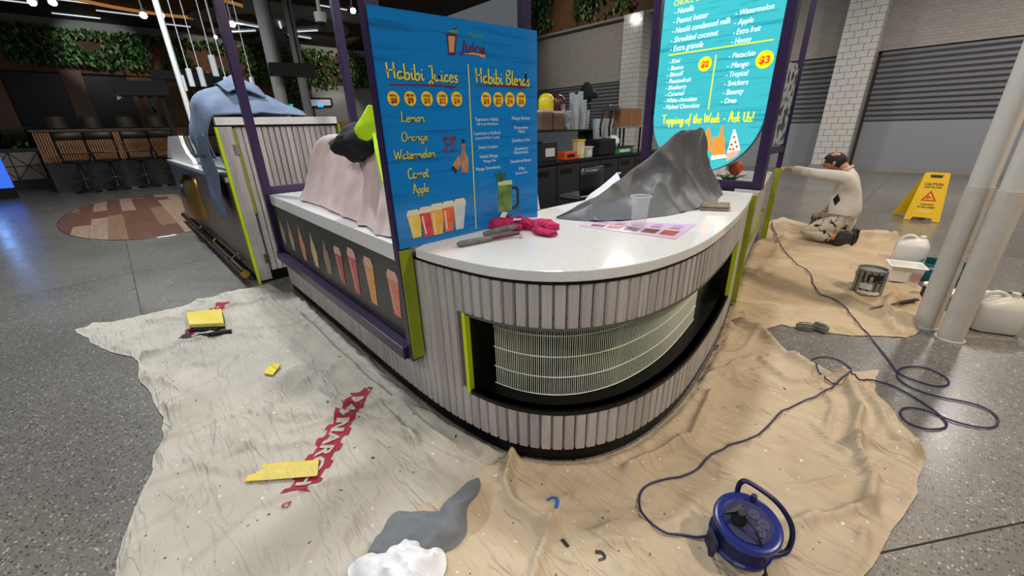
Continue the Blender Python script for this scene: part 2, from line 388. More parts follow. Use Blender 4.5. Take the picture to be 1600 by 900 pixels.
GLY = {'H': (.62, [[(.08,.95),(.1,.5),(.12,.02)],[(.5,1.),(.48,.5),(.5,.02)],[(0,.42),(.25,.5),(.58,.54)]]), 'a': (.42, [[(.34,.40),(.2,.46),(.06,.3),(.08,.06),(.2,.02),(.32,.2),(.35,.42),(.35,.12),(.44,.04)]]), 'b': (.42, [[(.08,.98),(.08,.4),(.09,.04),(.25,0),(.36,.2),(.28,.42),(.12,.34)]]), 'i': (.22, [[(.08,.44),(.09,.1),(.16,.02),(.24,.08)],[(.1,.62),(.12,.69)]]),
'J': (.42, [[(.12,.9),(.22,.97),(.34,.97)],[(.32,.98),(.32,.3),(.26,-.25),(.1,-.3),(.08,-.12),(.34,.08)]]), 'u': (.45, [[(.06,.44),(.07,.12),(.18,.02),(.32,.15),(.35,.44),(.35,.12),(.46,.04)]]), 'c': (.36, [[(.32,.38),(.2,.46),(.06,.25),(.14,.03),(.36,.1)]]), 'e': (.36, [[(.08,.22),(.3,.3),(.24,.46),(.1,.4),(.06,.15),(.18,.01),(.36,.1)]]), 's': (.34, [[(.3,.42),(.14,.44),(.1,.3),(.26,.18),(.22,.02),(.04,.04)]]),
'B': (.55, [[(.1,.95),(.1,.02)],[(.08,.9),(.35,.98),(.42,.75),(.12,.52),(.45,.4),(.4,.06),(.06,.02)]]), 'l': (.22, [[(.1,1.),(.08,.3),(.1,.05),(.22,.05)]]), 'n': (.44, [[(.06,.44),(.08,.02),(.1,.3),(.25,.45),(.33,.3),(.34,.05),(.45,.06)]]), 'd': (.44, [[(.32,.38),(.18,.45),(.05,.22),(.15,.02),(.32,.2),(.35,.98),(.35,.2),(.45,.04)]]), 'L': (.5, [[(.14,1.),(.12,.5),(.08,.06),(.25,.1),(.48,.02)]]),
'm': (.62, [[(.05,.44),(.07,.02),(.1,.3),(.22,.44),(.28,.28),(.28,.03),(.32,.3),(.44,.44),(.5,.28),(.51,.05),(.63,.06)]]), 'o': (.4, [[(.2,.45),(.05,.25),(.18,.01),(.35,.2),(.24,.44),(.42,.4)]]), 'O': (.62, [[(.3,.98),(.06,.6),(.12,.08),(.4,.05),(.55,.5),(.4,.95),(.25,.9)]]), 'r': (.34, [[(.06,.44),(.08,.02),(.1,.28),(.2,.44),(.34,.42)]]), 'g': (.42, [[(.33,.38),(.18,.45),(.06,.22),(.16,.03),(.32,.2),(.35,.42),(.33,-.2),(.2,-.38),(.08,-.25),(.42,.05)]]),
'W': (.8, [[(.04,.95),(.15,.05),(.38,.75),(.5,.05),(.76,1.)]]), 't': (.3, [[(.14,.8),(.12,.1),(.2,.02),(.32,.1)],[(0,.5),(.28,.54)]]), 'C': (.52, [[(.48,.8),(.35,.98),(.1,.7),(.1,.15),(.3,0),(.52,.15)]]), 'A': (.58, [[(.02,0),(.25,.95),(.32,.98),(.42,.4),(.5,.02)],[(.08,.38),(.52,.42)]]), 'p': (.42, [[(.08,.44),(.07,-.38)],[(.08,.3),(.24,.46),(.36,.25),(.25,.02),(.09,.1)]]), 'T': (.55, [[(.02,.9),(.3,.98),(.58,.94)],[(.3,.96),(.26,.4),(.28,.02)]]),
'f': (.3, [[(.3,.9),(.18,.95),(.14,.5),(.12,-.3)],[(0,.44),(.28,.48)]]), 'h': (.44, [[(.08,1.),(.08,.02),(.12,.3),(.26,.45),(.34,.28),(.35,.04),(.45,.06)]]), 'k': (.42, [[(.08,1.),(.08,.02)],[(.34,.46),(.1,.24),(.38,.02)]]), 'U': (.58, [[(.06,.95),(.08,.25),(.24,.02),(.42,.2),(.46,.95),(.46,.1),(.58,.04)]]), '!': (.2, [[(.12,.95),(.08,.3)],[(.08,.08),(.09,.02)]]), '-': (.4, [[(.05,.35),(.35,.36)]]), ' ': (.26, [])}
def script(body, o, right, up, width, height, mat, parent, wgt=.05):
    """brush-script lettering as flat ribbons lying on a board"""
    o, r, u = Vector(o), Vector(right).normalized(), Vector(up).normalized(); tot = sum(GLY[c][0] for c in body); sx = width/tot; x = 0; mb = MB(); n = r.cross(u)
    for c in body:
        for st in GLY[c][1]:
            P = catmull([Vector((x+a, b, 0)) for a, b in st], 5); rows = []
            Q = [o+r*(p.x*sx)+u*(p.y*height) for p in P]; m = len(Q); hw = wgt*height
            for i, q in enumerate(Q):
                d = (Q[min(i+1, m-1)]-Q[max(i-1, 0)]); d = d.normalized() if d.length > 1e-9 else u
                e = n.cross(d)*hw*(.72+.28*abs(d.dot(u))); rows.append([q-e, q+e])
            mb.grid(rows)
        x += GLY[c][0]
    return mb.build('lettering', mat, parent)
TEXTS = []
def text(body, o, right, up, width, height, mat, parent, name='lettering', shear=0, bold=0, depth=.0006):
    TEXTS.append((body, Vector(o), Vector(right).normalized(), Vector(up).normalized(), width, height, mat, parent, name, shear, bold, depth))
def bake_texts():
    cur = {}
    for i, t in enumerate(TEXTS):
        c = bpy.data.curves.new('txt', 'FONT'); c.body = t[0]; c.size = 1; c.shear = t[9]; c.offset = t[10]; c.extrude = .001; c.resolution_u = 3
        o = bpy.data.objects.new('txt', c); COL.objects.link(o); cur[i] = o
    dg = bpy.context.evaluated_depsgraph_get(); dg.update()
    for i, (body, og, r, u, wd, ht, mat, par, name, sh, bd, dep) in enumerate(TEXTS):
        me = bpy.data.meshes.new_from_object(cur[i].evaluated_get(dg)); me.name = name; n = r.cross(u)
        xs = [v.co.x for v in me.vertices]; ys = [v.co.y for v in me.vertices]; x0, x1 = min(xs), max(xs); y1 = max(ys)
        sx = wd/(x1-x0); sy = (ht/y1) if ht else sx
        for v in me.vertices:
            v.co = r*((v.co.x-x0)*sx)+u*(v.co.y*sy)+n*(dep if v.co.z > 0 else 0)
        me.materials.clear(); me.materials.append(mat)
        q = bpy.data.objects.new(name, me); COL.objects.link(q); q.location = og; adopt(q, par)
    for o in cur.values():
        c = o.data; bpy.data.objects.remove(o); bpy.data.curves.remove(c)

# ================================================================== SETTING
# ---- floor: large terrazzo slabs with recessed joints
fl = MB().box((-30, -9, -.06), (9, 19, -.006)).build('floor', m_joint); tag(fl, 'polished grey terrazzo floor of large slabs', kind='structure')
def clip(poly, p, n):
    out = []
    for i in range(len(poly)):
        a, b = poly[i], poly[(i+1) % len(poly)]; da, db = (a-p).dot(n), (b-p).dot(n)
        if da >= 0: out.append(a)
        if da*db < 0: out.append(a+(b-a)*(da/(da-db)))
    return out
xs = [-30, -17.6, -12.0, -6.45, -.88, 4.7, 9]; ys = [-9, -.2, 7.0, 14.2, 19]; g_ = .004
dl_p = Vector((.21, 1.66, 0)); dl_d = Vector((.37, .54, 0)).normalized(); dl_n = Vector((-dl_d.y, dl_d.x, 0))
for i in range(6):
    for j in range(4):
        a, b, c, d = xs[i]+g_, xs[i+1]-g_, ys[j]+g_, ys[j+1]-g_
        q = [Vector((a, c, 0)), Vector((b, c, 0)), Vector((b, d, 0)), Vector((a, d, 0))]
        cells = [q]
        if (i, j) == (4, 1): cells = [clip(q, dl_p+dl_n*g_, dl_n), clip(q, dl_p-dl_n*g_, -dl_n)]
        for pc in cells: MB().prism([p+Vector((0,0,-.005)) for p in pc], (0, 0, .005)).build('slab', m_floor, fl)
# ---- round timber inlay in the terrazzo: planks of different browns
ic = Vector((-12.1, .3, 0)); ra, rb = 3.5, 1.42
wood_m = [M('inlay_plank_%d' % i, c, .3, var=(c2, 2, (.6, 6, 1))) for i, (c, c2) in enumerate((('#7a5442', '#69463a'), ('#9a7860', '#866550'), ('#b09580', '#9c8068'), ('#684a3e', '#75544a')))]
y = -rb; row_ = 0
while y < rb-.02:
    y2 = min(y+.24, rb); cuts = sorted(random.uniform(-ra, ra) for _ in range(2)); segs = [(-9, cuts[0]), (cuts[0]+.006, cuts[1]), (cuts[1]+.006, 9)]; row_ += 1
    for n_, (xa, xb) in enumerate(segs):
        pts = []
        for t in [y+.003+(y2-y-.006)*k/6 for k in range(7)]:
            hh = ra*math.sqrt(max(0, 1-(t/rb)**2)); pts.append((t, max(-hh, xa), min(hh, xb)))
        if all(b-a <= .05 for _, a, b in pts): continue
        pts = [(t, a, max(b, a+.001)) for t, a, b in pts]
        pl = [ic+Vector((a, t, .0005)) for t, a, b in pts]+[ic+Vector((b, t, .0005)) for t, a, b in reversed(pts)]
        MB().prism(pl, (0, 0, .003)).build('plank', wood_m[(row_*3+n_*2+row_//3) % 4], fl)
    y = y2
rim = [ic+Vector((math.cos(a)*(ra+.01), math.sin(a)*(rb+.01), .002)) for a in [2*PI*k/72 for k in range(73)]]
MB().tube(rim, .008, 5, False).build('inlay_trim', m_steel, fl)

# ---- back wall with roller shutters, tiled pillars, painted brick over them
YW = 16.3
wb = MB().box((-16, YW+.25, 0), (5, YW+.5, 7.2)).build('wall_back', m_brickp); tag(wb, kind='structure')
MB().box((-16, YW-.05, 3.2), (5, YW+.25, 5.42)).build('painted_panel', m_brickp, wb)
MB().box((-16, YW-.35, 5.42), (-6, YW+.25, 7.2)).build('bulkhead', m_brown, wb)
MB().box((-16, YW-.36, 5.36), (-6, YW-.2, 5.44)).build('bulkhead_edge', m_ceil2, wb)
def shutter(n, x0, x1, label):
    t = thing('door_%d' % n, ((x0+x1)/2, YW, 0), label, None, kind='structure')
    MB().box((x0, YW+.02, .16), (x1, YW+.06, 1.38)).build('shutter_panel', m_shutpanel, t)
    MB().box((x0, YW-.04, .0), (x1, YW+.08, .16)).build('bottom_rail', m_ceil2, t)
    n_ = 13; dz = (3.2-1.39)/n_
    prof = [(-.00, .0), (-.05, dz*.3), (-.05, dz*.62), (-.0, dz*.9), (.02, dz*.9), (.02, 0)]
    mb = MB().prism([(x0-(x0+x1)/2, a, b) for a, b in prof], (x1-x0, 0, 0)); me = mesh_of(mb, 'slat', m_shutter)
    for k in range(n_): inst('slat', me, Matrix.Translation(((x0+x1)/2, YW+.03, 1.39+k*dz)), t)
    return t
shutter(1, -1.95, 4.8, 'closed grey roller shutter right of the tiled pillar')
shutter(2, -9.0, -2.9, 'closed grey roller shutter behind the lit turquoise sign')
shutter(3, -15.8, -9.85, 'closed grey roller shutter behind the stacked cups')
def pillar(name, x0, x1, z1, label):
    t = MB().box((x0+.01, 15.62, 0), (x1-.01, YW+.2, z1)).build(name, m_grout); tag(t, label, kind='structure')
    bw, bh = .275, .167; me = mesh_of(MB().box((-bw/2+.006, 0, 0), (bw/2-.006, .03, bh-.01)), 'tile', m_tile)
    meh = mesh_of(MB().box((-bw/4+.006, 0, 0), (bw/4-.006, .03, bh-.01)), 'tile', m_tile)
    mes = mesh_of(MB().box((0, 0, 0), (.02, .58, bh-.01)), 'tile', m_tile)
    k = 0; z = .2
    while z < z1-.05:
        if k % 2 == 0: row = [(x0+bw/2+i*bw, me) for i in range(3)]
        else: row = [(x0+bw/4, meh), (x0+bw, me), (x0+2*bw, me), (x0+2.75*bw, meh)]
        for xx, m in row: inst('tile', m, Matrix.Translation((xx, 15.6, z)), t)
        inst('tile', mes, Matrix.Translation((x1-.012, 15.64, z)), t)
        z += bh; k += 1
    MB().box((x0-.03, 15.56, 0), (x1+.03, YW+.2, .19)).build('plinth', m_ceil2, t)
pillar('wall_pillar_right', -2.86, -2.035, 6.2, 'white tiled pillar right of the lit sign')
pillar('wall_pillar_left', -9.87, -9.045, 5.3, 'white tiled pillar behind the cardboard box')

# ---- left: dark glazed front, timber columns, planted bulkhead, ceiling
XB = -23.0
wl = MB().box((XB-.6, -9, 0), (XB-.2, 19, 7.2)).build('wall_left', m_darkglass); tag(wl, kind='structure')
MB().box((XB-.19, 8.2, 0), (XB-.05, 19, 3.9)).build('grey_wall_panel', m_ceil2, wl)
for (a, b, bot) in (((111, 118), (135, 200), 0), ((-20, 120), (22, 225), 0)):
    p = PX(*a, XB); MB().box((XB-.2, p.y-.28, 0), (XB+.1, p.y+.28, 3.9)).build('timber_column', m_woodcol, wl)
q0 = PX(190, 140, XB)
MB().box((XB-.2, 1.3, 1.0), (XB-.1, 8.2, 3.8)).build('brown_wall_panel', m_brown, wl)
bk = MB().box((XB-.4, -9, 3.82), (XB, 19, 5.15)).build('wall_bulkhead', m_brown); tag(bk, 'brown bulkhead carrying the hanging greenery', kind='structure')
ZC = 5.55
ce = MB().box((-30, -9, ZC), (-7.5, 10.8, ZC+.2)).build('ceiling', m_ceil); tag(ce, kind='structure')
MB().box((XB-.2, -9, 5.15), (XB-.1, 19, ZC)).build('upper_wall', m_ceil2, ce)
for (px, py, dy) in ((20, 24, .7), (120, 25, .6), (188, 21, .6), (10, 1, .6), (120, 3, .7), (278, 40, .4), (520, 12, .5)):
    p = G(px, py, ZC-.02)
    if p.x < -8 and p.x > -30: MB().box((p.x-.025, p.y-dy, ZC-.03), (p.x+.025, p.y+dy, ZC+.01)).build('slot_light', m_slot, ce)
p = G(262, 6, ZC-.09); el = []
for k in range(49):
    a = 2*PI*k/48; el.append(p+Vector((math.cos(a)*1.6, math.sin(a)*2.6, 0)))
MB().tube(el, .05, 6, False).build('cove_light', m_warmglow, ce)
MB().lathe([(1.0, .0), (1.0, .06)], p+Vector((0, 0, .03)), 40).build('cove_disc', m_woodcol, ce)
# grey beam and round spoked rosette on the ceiling
a, b = G(395, 5, 6.2), G(560, 28, 6.2)
MB().beam(G(380, 6, ZC-.15), G(600, 34, ZC-.15), .3, .28).build('ceiling_beam', m_ceil2, ce)
pc = G(430, 50, ZC-.22); 
rs = MB().lathe([(2.6, .08), (2.8, .12), (2.8, .2)], pc, 48).build('ceiling_rosette', m_ceil2, ce)
for k in range(6):
    a = k*PI/3+.3; d = Vector((math.cos(a), math.sin(a), 0)); e = Vector((-d.y, d.x, 0))
    MB().prism([pc+d*.7+Vector((0,0,.06)), pc+d*2.3+e*.45+Vector((0,0,.06)), pc+d*2.3-e*.45+Vector((0,0,.06))], (0, 0, .015)).build('dark_wedge', m_ceil, rs)
    MB().beam(pc+d*.5+e*.5+Vector((0,0,.03)), pc+d*1.4+e*.9+Vector((0,0,.03)), .07, .04).build('light_bar', m_slot, rs)

def ivy(name, region, n, label, size=.16):
    mb = MB(); rnd = random.Random(hash(len(name)) + n)
    for _ in range(n):
        c = region(rnd)
        if c is None: continue
        nrm = Vector((1, rnd.uniform(-.8, .8), rnd.uniform(-.5, .9))) if name != 'ivy_back' else Vector((rnd.uniform(-.8, .8), -1, rnd.uniform(-.5, .9)))
        nrm.normalize(); d = Vector((rnd.uniform(-.4, .4), rnd.uniform(-.7, .7), -1)); d = (d-nrm*d.dot(nrm)).normalized(); e = nrm.cross(d); L = size*rnd.uniform(.6, 1.3); W = L*.32
        mb.add([c, c+d*L*.45+e*W+nrm*.02, c+d*L-nrm*.02, c+d*L*.45-e*W+nrm*.02, c+d*L*.5-nrm*.015], [(0, 1, 4), (1, 2, 4), (2, 3, 4), (3, 0, 4)])
    return tag(mb.build(name, m_ivy), label, 'plants', kind='stuff')
def reg_left(r):
    y = r.uniform(-3.5, 14); z = r.uniform(4.1, 5.3)
    if noise.noise(Vector((y*.9, z*.6, 3))) < -.05 and z < 5.0: return None
    if y > 5: z = r.uniform(3.8, 5.4)
    return Vector((XB+r.uniform(.08, .4), y, z))
ivy('ivy_hedge', reg_left, 6500, 'dense green leaves growing along the brown bulkhead at the left')
def reg_b(r):
    x = r.uniform(-15.5, -6.2); z = 7.0-abs(r.gauss(0, .75))
    return None if z < 5.6 or noise.noise(Vector((x*.8, z, 1))) < -.05 else Vector((x, YW-.38-r.uniform(0, .25), z))
ivy('ivy_back', reg_b, 2600, 'trailing green plants on the bulkhead above the grey shutters', .2)
def reg_c(r):
    y = r.uniform(3.2, 7.6); z = r.uniform(1.6, 3.8)
    return None if noise.noise(Vector((y, z, 8))) < .05 else Vector((XB+r.uniform(.05, .5), y, z))
ivy('ivy_lower', reg_c, 1500, 'dim grey-green climbing foliage below the hanging black sign')
spot_light('plant_spot', (-19.0, .3, 5.3), (XB, .9, 4.4), 330, 42, COOL)
spot_light('plant_spot', (-19.0, 4.8, 5.3), (XB, 4.6, 4.6), 330, 40, (1, .95, .8))
spot_light('plant_spot', (-19.0, 9.8, 5.3), (XB, 9.2, 4.6), 400, 45, (1, .95, .8))
spot_light('plant_spot', (-11.5, 12.0, 6.0), (-11.5, YW, 5.2), 260, 80, (1, .95, .85))
spot_light('wall_spot', (-20.5, 9.4, 3.6), (XB, 9.4, 2.0), 120, 70, NEUT)

# ================================================================== KIOSK COUNTER
PTS = [(-4.40,.985),(-3.0,.955),(-2.0,.93),(-1.62,.935),(-1.40,.955),(-1.14,1.01),(-.955,1.115),(-.825,1.27),(-.735,1.50),(-.70,1.85),(-.735,2.27),(-.84,2.9),(-1.0,3.6),(-1.15,4.25),(-1.31,4.95),(-1.62,6.6)]
def hermite(P, n=40):
    P = [Vector((p[0], p[1], 0)) for p in P]; out = []
    for i in range(len(P)-1):
        p1, p2 = P[i], P[i+1]; d = (p2-p1).length
        m1 = (P[i+1]-P[i-1])/((p2-p1).length+(p1-P[i-1]).length)*d if i > 0 else p2-p1
        m2 = (P[i+2]-P[i])/((p2-p1).length+(P[i+2]-p2).length)*d if i < len(P)-2 else p2-p1
        for k in range(n):
            t = k/n; out.append((2*t**3-3*t*t+1)*p1+(t**3-2*t*t+t)*m1+(-2*t**3+3*t*t)*p2+(t**3-t*t)*m2)
    out.append(P[-1]); return out
CP = hermite(PTS); CS = [0]
for a, b in zip(CP, CP[1:]): CS.append(CS[-1]+(b-a).length)
def path(s, off=0.0, z=0.0):
    """point at arc length s on the counter's front line, off > 0 towards the customer"""
    s = max(0, min(CS[-1]-1e-6, s)); i = 0; lo, hi = 0, len(CS)-2
    while lo < hi:
        mid = (lo+hi+1)//2
        if CS[mid] <= s: lo = mid
        else: hi = mid-1
    i = lo; t = (s-CS[i])/(CS[i+1]-CS[i]); p = CP[i].lerp(CP[i+1], t)
    i0, i1 = max(0, i-6), min(len(CP)-1, i+7); tg = (CP[i1]-CP[i0]).normalized(); n = Vector((tg.y, -tg.x, 0))
    return p+n*off+Vector((0, 0, z)), tg, n
def s_range(s0, s1, step=.03):
    n = max(2, int((s1-s0)/step)+1); return [s0+(s1-s0)*k/(n-1) for k in range(n)]
def band(name, s0, s1, o0, o1, z0, z1, mat, parent, bevel=0):
    """a bent bar along the counter line: from offset o0 to o1, height z0 to z1"""
    ss = s_range(s0, s1); rows = []
    for s in ss: rows.append([path(s, o, z)[0] for o, z in ((o0, z0), (o1, z0), (o1, z1), (o0, z1), (o0, z0))])
    mb = MB().grid(rows); mb.add([rows[0][k] for k in range(4)], [(0, 1, 2, 3)]); mb.add([rows[-1][k] for k in range(4)], [(3, 2, 1, 0)])
    return mb.build(name, mat, parent, bevel=bevel)
S_POST, S_W0, S_W1, S_END = 2.71, 3.05, 5.47, 7.45
S_V3 = 6.08
Z_K, Z_B, Z_S0, Z_S1 = .08, .92, .30, .725
cnt = thing('service_counter', (-1.7, 1.6, 0), 'curved juice counter clad in whitewashed grey battens with a lit grille window', 'counter')
band('kick_board', 0, S_V3, -.05, -.012, 0, Z_K+.01, m_black, cnt)
band('backing', 0, S_W0, -.05, -.012, Z_K, Z_B, m_groove, cnt)
band('backing', S_W0, S_W1, -.05, -.012, Z_K, Z_S0, m_groove, cnt)
band('backing', S_W0, S_W1, -.05, -.012, Z_S1, Z_B, m_groove, cnt)
band('backing', S_W1, S_V3, -.05, -.012, Z_K, Z_B, m_groove, cnt)
band('shadow_strip', 0, S_V3, -.05, .004, Z_B, Z_B+.016, m_black, cnt)
PITCH_B = .0545
def batten_mesh(h):
    w0, w1, d = .0245, .0195, .013
    return mesh_of(MB().prism([(-w0, .0, 0), (-w1, -d, 0), (w1, -d, 0), (w0, .0, 0)], (0, 0, h)), 'batten', m_batten)
me_full, me_low, me_up = batten_mesh(Z_B-Z_K), batten_mesh(Z_S0-Z_K), batten_mesh(Z_B-Z_S1)
s = .03
while s < S_V3-.02:
    def put(me, z):
        p, tg, n = path(s, -.012, z)
        inst('batten', me, Matrix(((tg.x, -n.x, 0, p.x), (tg.y, -n.y, 0, p.y), (0, 0, 1, p.z), (0, 0, 0, 1))), cnt)
    if S_W0-.03 < s < S_W1+.03: put(me_low, Z_K); put(me_up, Z_S1)
    else: put(me_full, Z_K)
    s += PITCH_B
# window recess: sill, back panel, head, reveals, light strip
band('window_sill', S_W0, S_W1, -.34, .003, Z_S0-.02, Z_S0, m_black, cnt)
band('recess_back', S_W0, S_W1, -.36, -.33, Z_S0-.02, Z_S1+.05, m_recess, cnt)
band('recess_head', S_W0, S_W1, -.35, -.012, Z_S1+.03, Z_S1+.05, m_black, cnt)
band('window_lip', S_W0, S_W1, -.012, .003, Z_S1-.012, Z_S1, m_groove, cnt)
for (sa, sb, ml) in ((S_W0-.008, S_W0+.012, 0), (S_W1-.012, S_W1+.008, 0)):
    band('window_edge', sa, sb, -.025 if sa < 4 else -.022, .006, Z_S0-.015, Z_S1, m_limeb, cnt)
band('window_reveal', S_W0, S_W0+.01, -.34, -.026, Z_S0, Z_S1+.03, m_black, cnt)
band('window_reveal', S_W1-.011, S_W1-.001, -.34, -.024, Z_S0, Z_S1+.03, m_black, cnt)
band('light_strip', S_W0+.1, S_W1-.7, -.17, -.15, Z_S1+.012, Z_S1+.026, m_led, cnt)
grl = thing('grille', (-1.0, 1.3, Z_S0), None, None); adopt(grl, cnt)
SG0, SG1, OG = S_W0+.085, S_W0+1.86, -.12
me_bar = mesh_of(MB().lathe([(.0019, 0), (.0019, Z_S1-Z_S0+.02)], (0, 0, 0), 5), 'bar', m_grille)
s = SG0
while s < SG1:
    inst('bar', me_bar, Matrix.Translation(path(s, OG, Z_S0+.002)[0]), grl); s += .0124
for z in (.305, .405, .515, .625, .715):
    MB().tube([path(s, OG+.003, z)[0] for s in s_range(SG0-.01, SG1, .025)], .0026, 5).build('cross_wire', m_grille, grl)
band('end_panel', SG1+.01, S_W1-.012, -.16, -.13, Z_S0, Z_S1+.03, m_black, cnt)

# ---- worktops
TZ0, TZ1 = Z_B+.016, .982
def worktop(outer, inner, name, label):
    pts = outer+inner; mb = MB().prism([(p.x, p.y, TZ0) for p in pts], (0, 0, TZ1-TZ0)); o = mb.build(name, m_white_top, bevel=.004); return tag(o, label, 'worktop')
worktop([path(s, .014)[0] for s in s_range(S_POST+.05, 5.95, .05)], [Vector((-1.66, 3.52, 0)), Vector((-1.80, 2.6, 0)), Vector((-1.84, 1.2, 0)), Vector((-1.665, .97, 0))], 'worktop', 'white stone worktop with rounded front edge on the curved counter')
def LY(x): return .885+(-1.75-x)*.032          # line of the poster frame, left of the sign post
wk = MB().prism([(-4.30, LY(-4.3), .895), (-1.73, LY(-1.73), .895), (-1.73, LY(-1.73)+.08, .895), (-4.30, LY(-4.3)+.05, .895)], (0, 0, TZ1-.895))
wk.prism([(-4.30, LY(-4.3)+.05, TZ0), (-1.73, LY(-1.73)+.08, TZ0), (-1.85, 1.1, TZ0), (-1.85, 1.9, TZ0), (-4.30, 1.9, TZ0)], (0, 0, TZ1-TZ0))
tag(wk.build('worktop', m_white_top), 'narrow white stone worktop under the pink dust sheet', 'worktop')

# ---- purple frame with the drinks poster, left
FR = thing('purple_frame', (-4.33, .9, .4), 'dark purple steel frame around the black drinks poster', 'frame')
YF = .885
MB().box((-4.385, .93, .38), (-4.315, 1.0, 4.2)).build('post', m_purple, FR, bevel=.004)
MB().box((-4.385, 1.88, TZ1+.001), (-4.315, 1.95, 4.2)).build('post', m_purple, FR, bevel=.004)
MB().beam((-4.32, LY(-4.32)-.02, .405), (-1.725, LY(-1.725)-.02, .405), .08, .07).build('rail', m_purple, FR, bevel=.004)
MB().box((-4.38, 1.0, TZ1+.001), (-4.32, 1.88, TZ1+.07)).build('rail', m_purple, FR, bevel=.004)
po = thing('drinks_poster', (-3.0, .93, .445), 'black poster strip with a row of colourful iced drinks', 'poster')
MB().prism([(-4.31, LY(-4.31), .445), (-1.73, LY(-1.73), .445), (-1.73, LY(-1.73), .893), (-4.31, LY(-4.31), .893)], (0, .03, 0)).build('panel', M('poster_black', '#17181a', .35), po)
def print_cup(parent, o, r, u, wd, ht, col, lidcol, n=1, tilt=0):
    """flat printed cup: body, lid, highlight"""
    r, u, o = Vector(r), Vector(u), Vector(o); nn = r.cross(u)*.0012
    q = lambda a, b: o+r*(a*wd+b*tilt)+u*(b*ht)
    c = MB().prism([q(-.33, 0), q(.33, 0), q(.5, .8), q(-.5, .8)], nn).build('cup_print', col, parent)
    MB().prism([q(-.53, .8), q(.53, .8), q(.5, .9), q(.34, 1), q(-.34, 1), q(-.5, .9)], nn*1.2).build('lid_print', lidcol, c)
    MB().prism([q(-.24, .1), q(-.12, .1), q(-.26, .72), q(-.36, .72)], nn*1.4).build('gloss_print', lidcol, c)
pm = {k: M('poster_'+k, c, .4, var=(c2, 30)) for k, c, c2 in (('coral', '#c96a52', '#dd8b70'), ('orange', '#cf8a3a', '#e0a860'), ('pinkred', '#b8404c', '#d06a70'), ('crimson', '#9c2f3c', '#c0555c'), ('cream', '#a89878', '#7a5a48'), ('sand', '#b8a060', '#d8c890'), ('rust', '#b86a48', '#d0a080'), ('grey', '#8a8680', '#a8a098'))}
m_lidp = M('poster_lid', '#d6a898', .4)
yP = -.0012; LA, LB = (-4.3, LY(-4.3)-.0012), (-1.75, LY(-1.75)-.0012); rP, uP = Vector((1, -.032, 0)).normalized(), (0, 0, 1)
for (pxs, col, bot, top) in [(622, 'coral', 494, 424), (586, 'orange', 475, 404), (560, 'pinkred', 459, 390), (537, 'crimson', 443, 387)]:
    b = PP(pxs, bot, LA, LB); t = PP(pxs-9, top, LA, LB); print_cup(po, b, rP, uP, .125, t.z-b.z, pm[col], m_lidp)
for (pxs, col, bot, top) in [(516, 'cream', 428, 374), (496, 'sand', 417, 365), (478, 'rust', 407, 352), (460, 'grey', 391, 344), (446, 'grey', 380, 338)]:
    b = PP(pxs, bot, LA, LB); t = PP(pxs-8, top, LA, LB); o = b; h = t.z-b.z; q = lambda a, c: o+rP*a*.8+Vector((0, 0, c*h))
    c = MB().prism([q(-.05, 0), q(.05, 0), q(.085, .42), q(-.085, .42)], (0, -.0012, 0)).build('cup_print', pm[col], po)
    MB().prism([q(-.085, .42), q(.085, .42), q(.06, .62), q(.02, .8), q(0, 1), q(-.03, .78), q(-.06, .62)], (0, -.0014, 0)).build('swirl_print', pm['cream' if col == 'grey' else col], c)

# ---- blue menu board on its purple post
XBD = -1.668
PO = thing('sign_post', (-1.69, .89, .4), 'dark purple post with lime base carrying the blue menu board', 'post')
MB().box((-1.722, .848, .37), (-1.678, .915, 2.9)).build('post', m_purple, PO, bevel=.003)
MB().box((-1.6775, .852, .385), (-1.668, .918, .975)).build('lime_base', m_lime, PO, bevel=.001)
MB().box((-1.735, 1.73, TZ1), (-1.692, 1.79, 2.9)).build('post', m_purple, PO, bevel=.003)
mn = thing('menu_board', (XBD, 1.34, TZ1), 'glossy blue menu board with juice prices standing on the worktop', 'sign')
pa, pb_, pc_, pd = (PX(x, y, XBD) for x, y in ((571, 6), (839, 48), (837, 331), (625, 386)))
y0, y1 = pd.y, pb_.y; zb = TZ1+.002
ztl, ztr = pa.z, pb_.z
MB().prism([(XBD-.018, y0, zb), (XBD-.018, y1, zb), (XBD-.018, y1, ztr), (XBD-.018, y0, ztl)], (.018, 0, 0)).build('panel', m_blue, mn)
RY, UZ = Vector((0, 1, 0)), Vector((0, 0, 1)); XT = XBD+.0006
def bt(body, lx, by, rx, top, mat, parent=mn, shear=0, bold=.0, lift=0, name='lettering'):
    a = PX(lx, by, XT+lift); r = PX(rx, by, XT+lift); t = PX(lx, top, XT+lift)
    text(body, a, RY, UZ, r.y-a.y, t.z-a.z, mat, parent, name, shear, bold)
def bt2(body, lx, by, rx, top, wgt=.05):
    for dx, dy, mat, lift in ((.9, 1.0, m_navy, 0), (0, 0, m_yellow_txt, .0006)):
        a = PX(lx+dx, by+dy, XT+lift); r = PX(rx+dx, by+dy, XT+lift); t = PX(lx+dx, top+dy, XT+lift); script(body, a, RY, UZ, r.y-a.y, t.z-a.z, mat, mn, wgt)
bt2('Habibi Juices', 604, 122, 716, 96, .065); bt2('Habibi Blends', 743, 129, 828, 105, .065)
for w_, lx, by, rx, top in (('Lemon', 627, 191, 664, 174), ('Orange', 628, 221, 669, 206), ('Watermelon', 617, 250, 681, 234), ('Carrot', 638, 280, 671, 263), ('Apple', 646, 303, 671, 288)): bt2(w_, lx, by, rx, top, .055)
bt('Habibi', 731, 57, 755, 49, M('print_green', '#3f9a4a', .4), shear=.3); bt('Juice', 718, 80, 758, 62, M('print_violet', '#4b1550', .4), shear=.25, bold=.03)
def pp(pts, mat, parent=mn, name='print', d=.0008): return MB().prism([PX(x, y, XT) for x, y in pts], (d, 0, 0)).build(name, mat, parent)
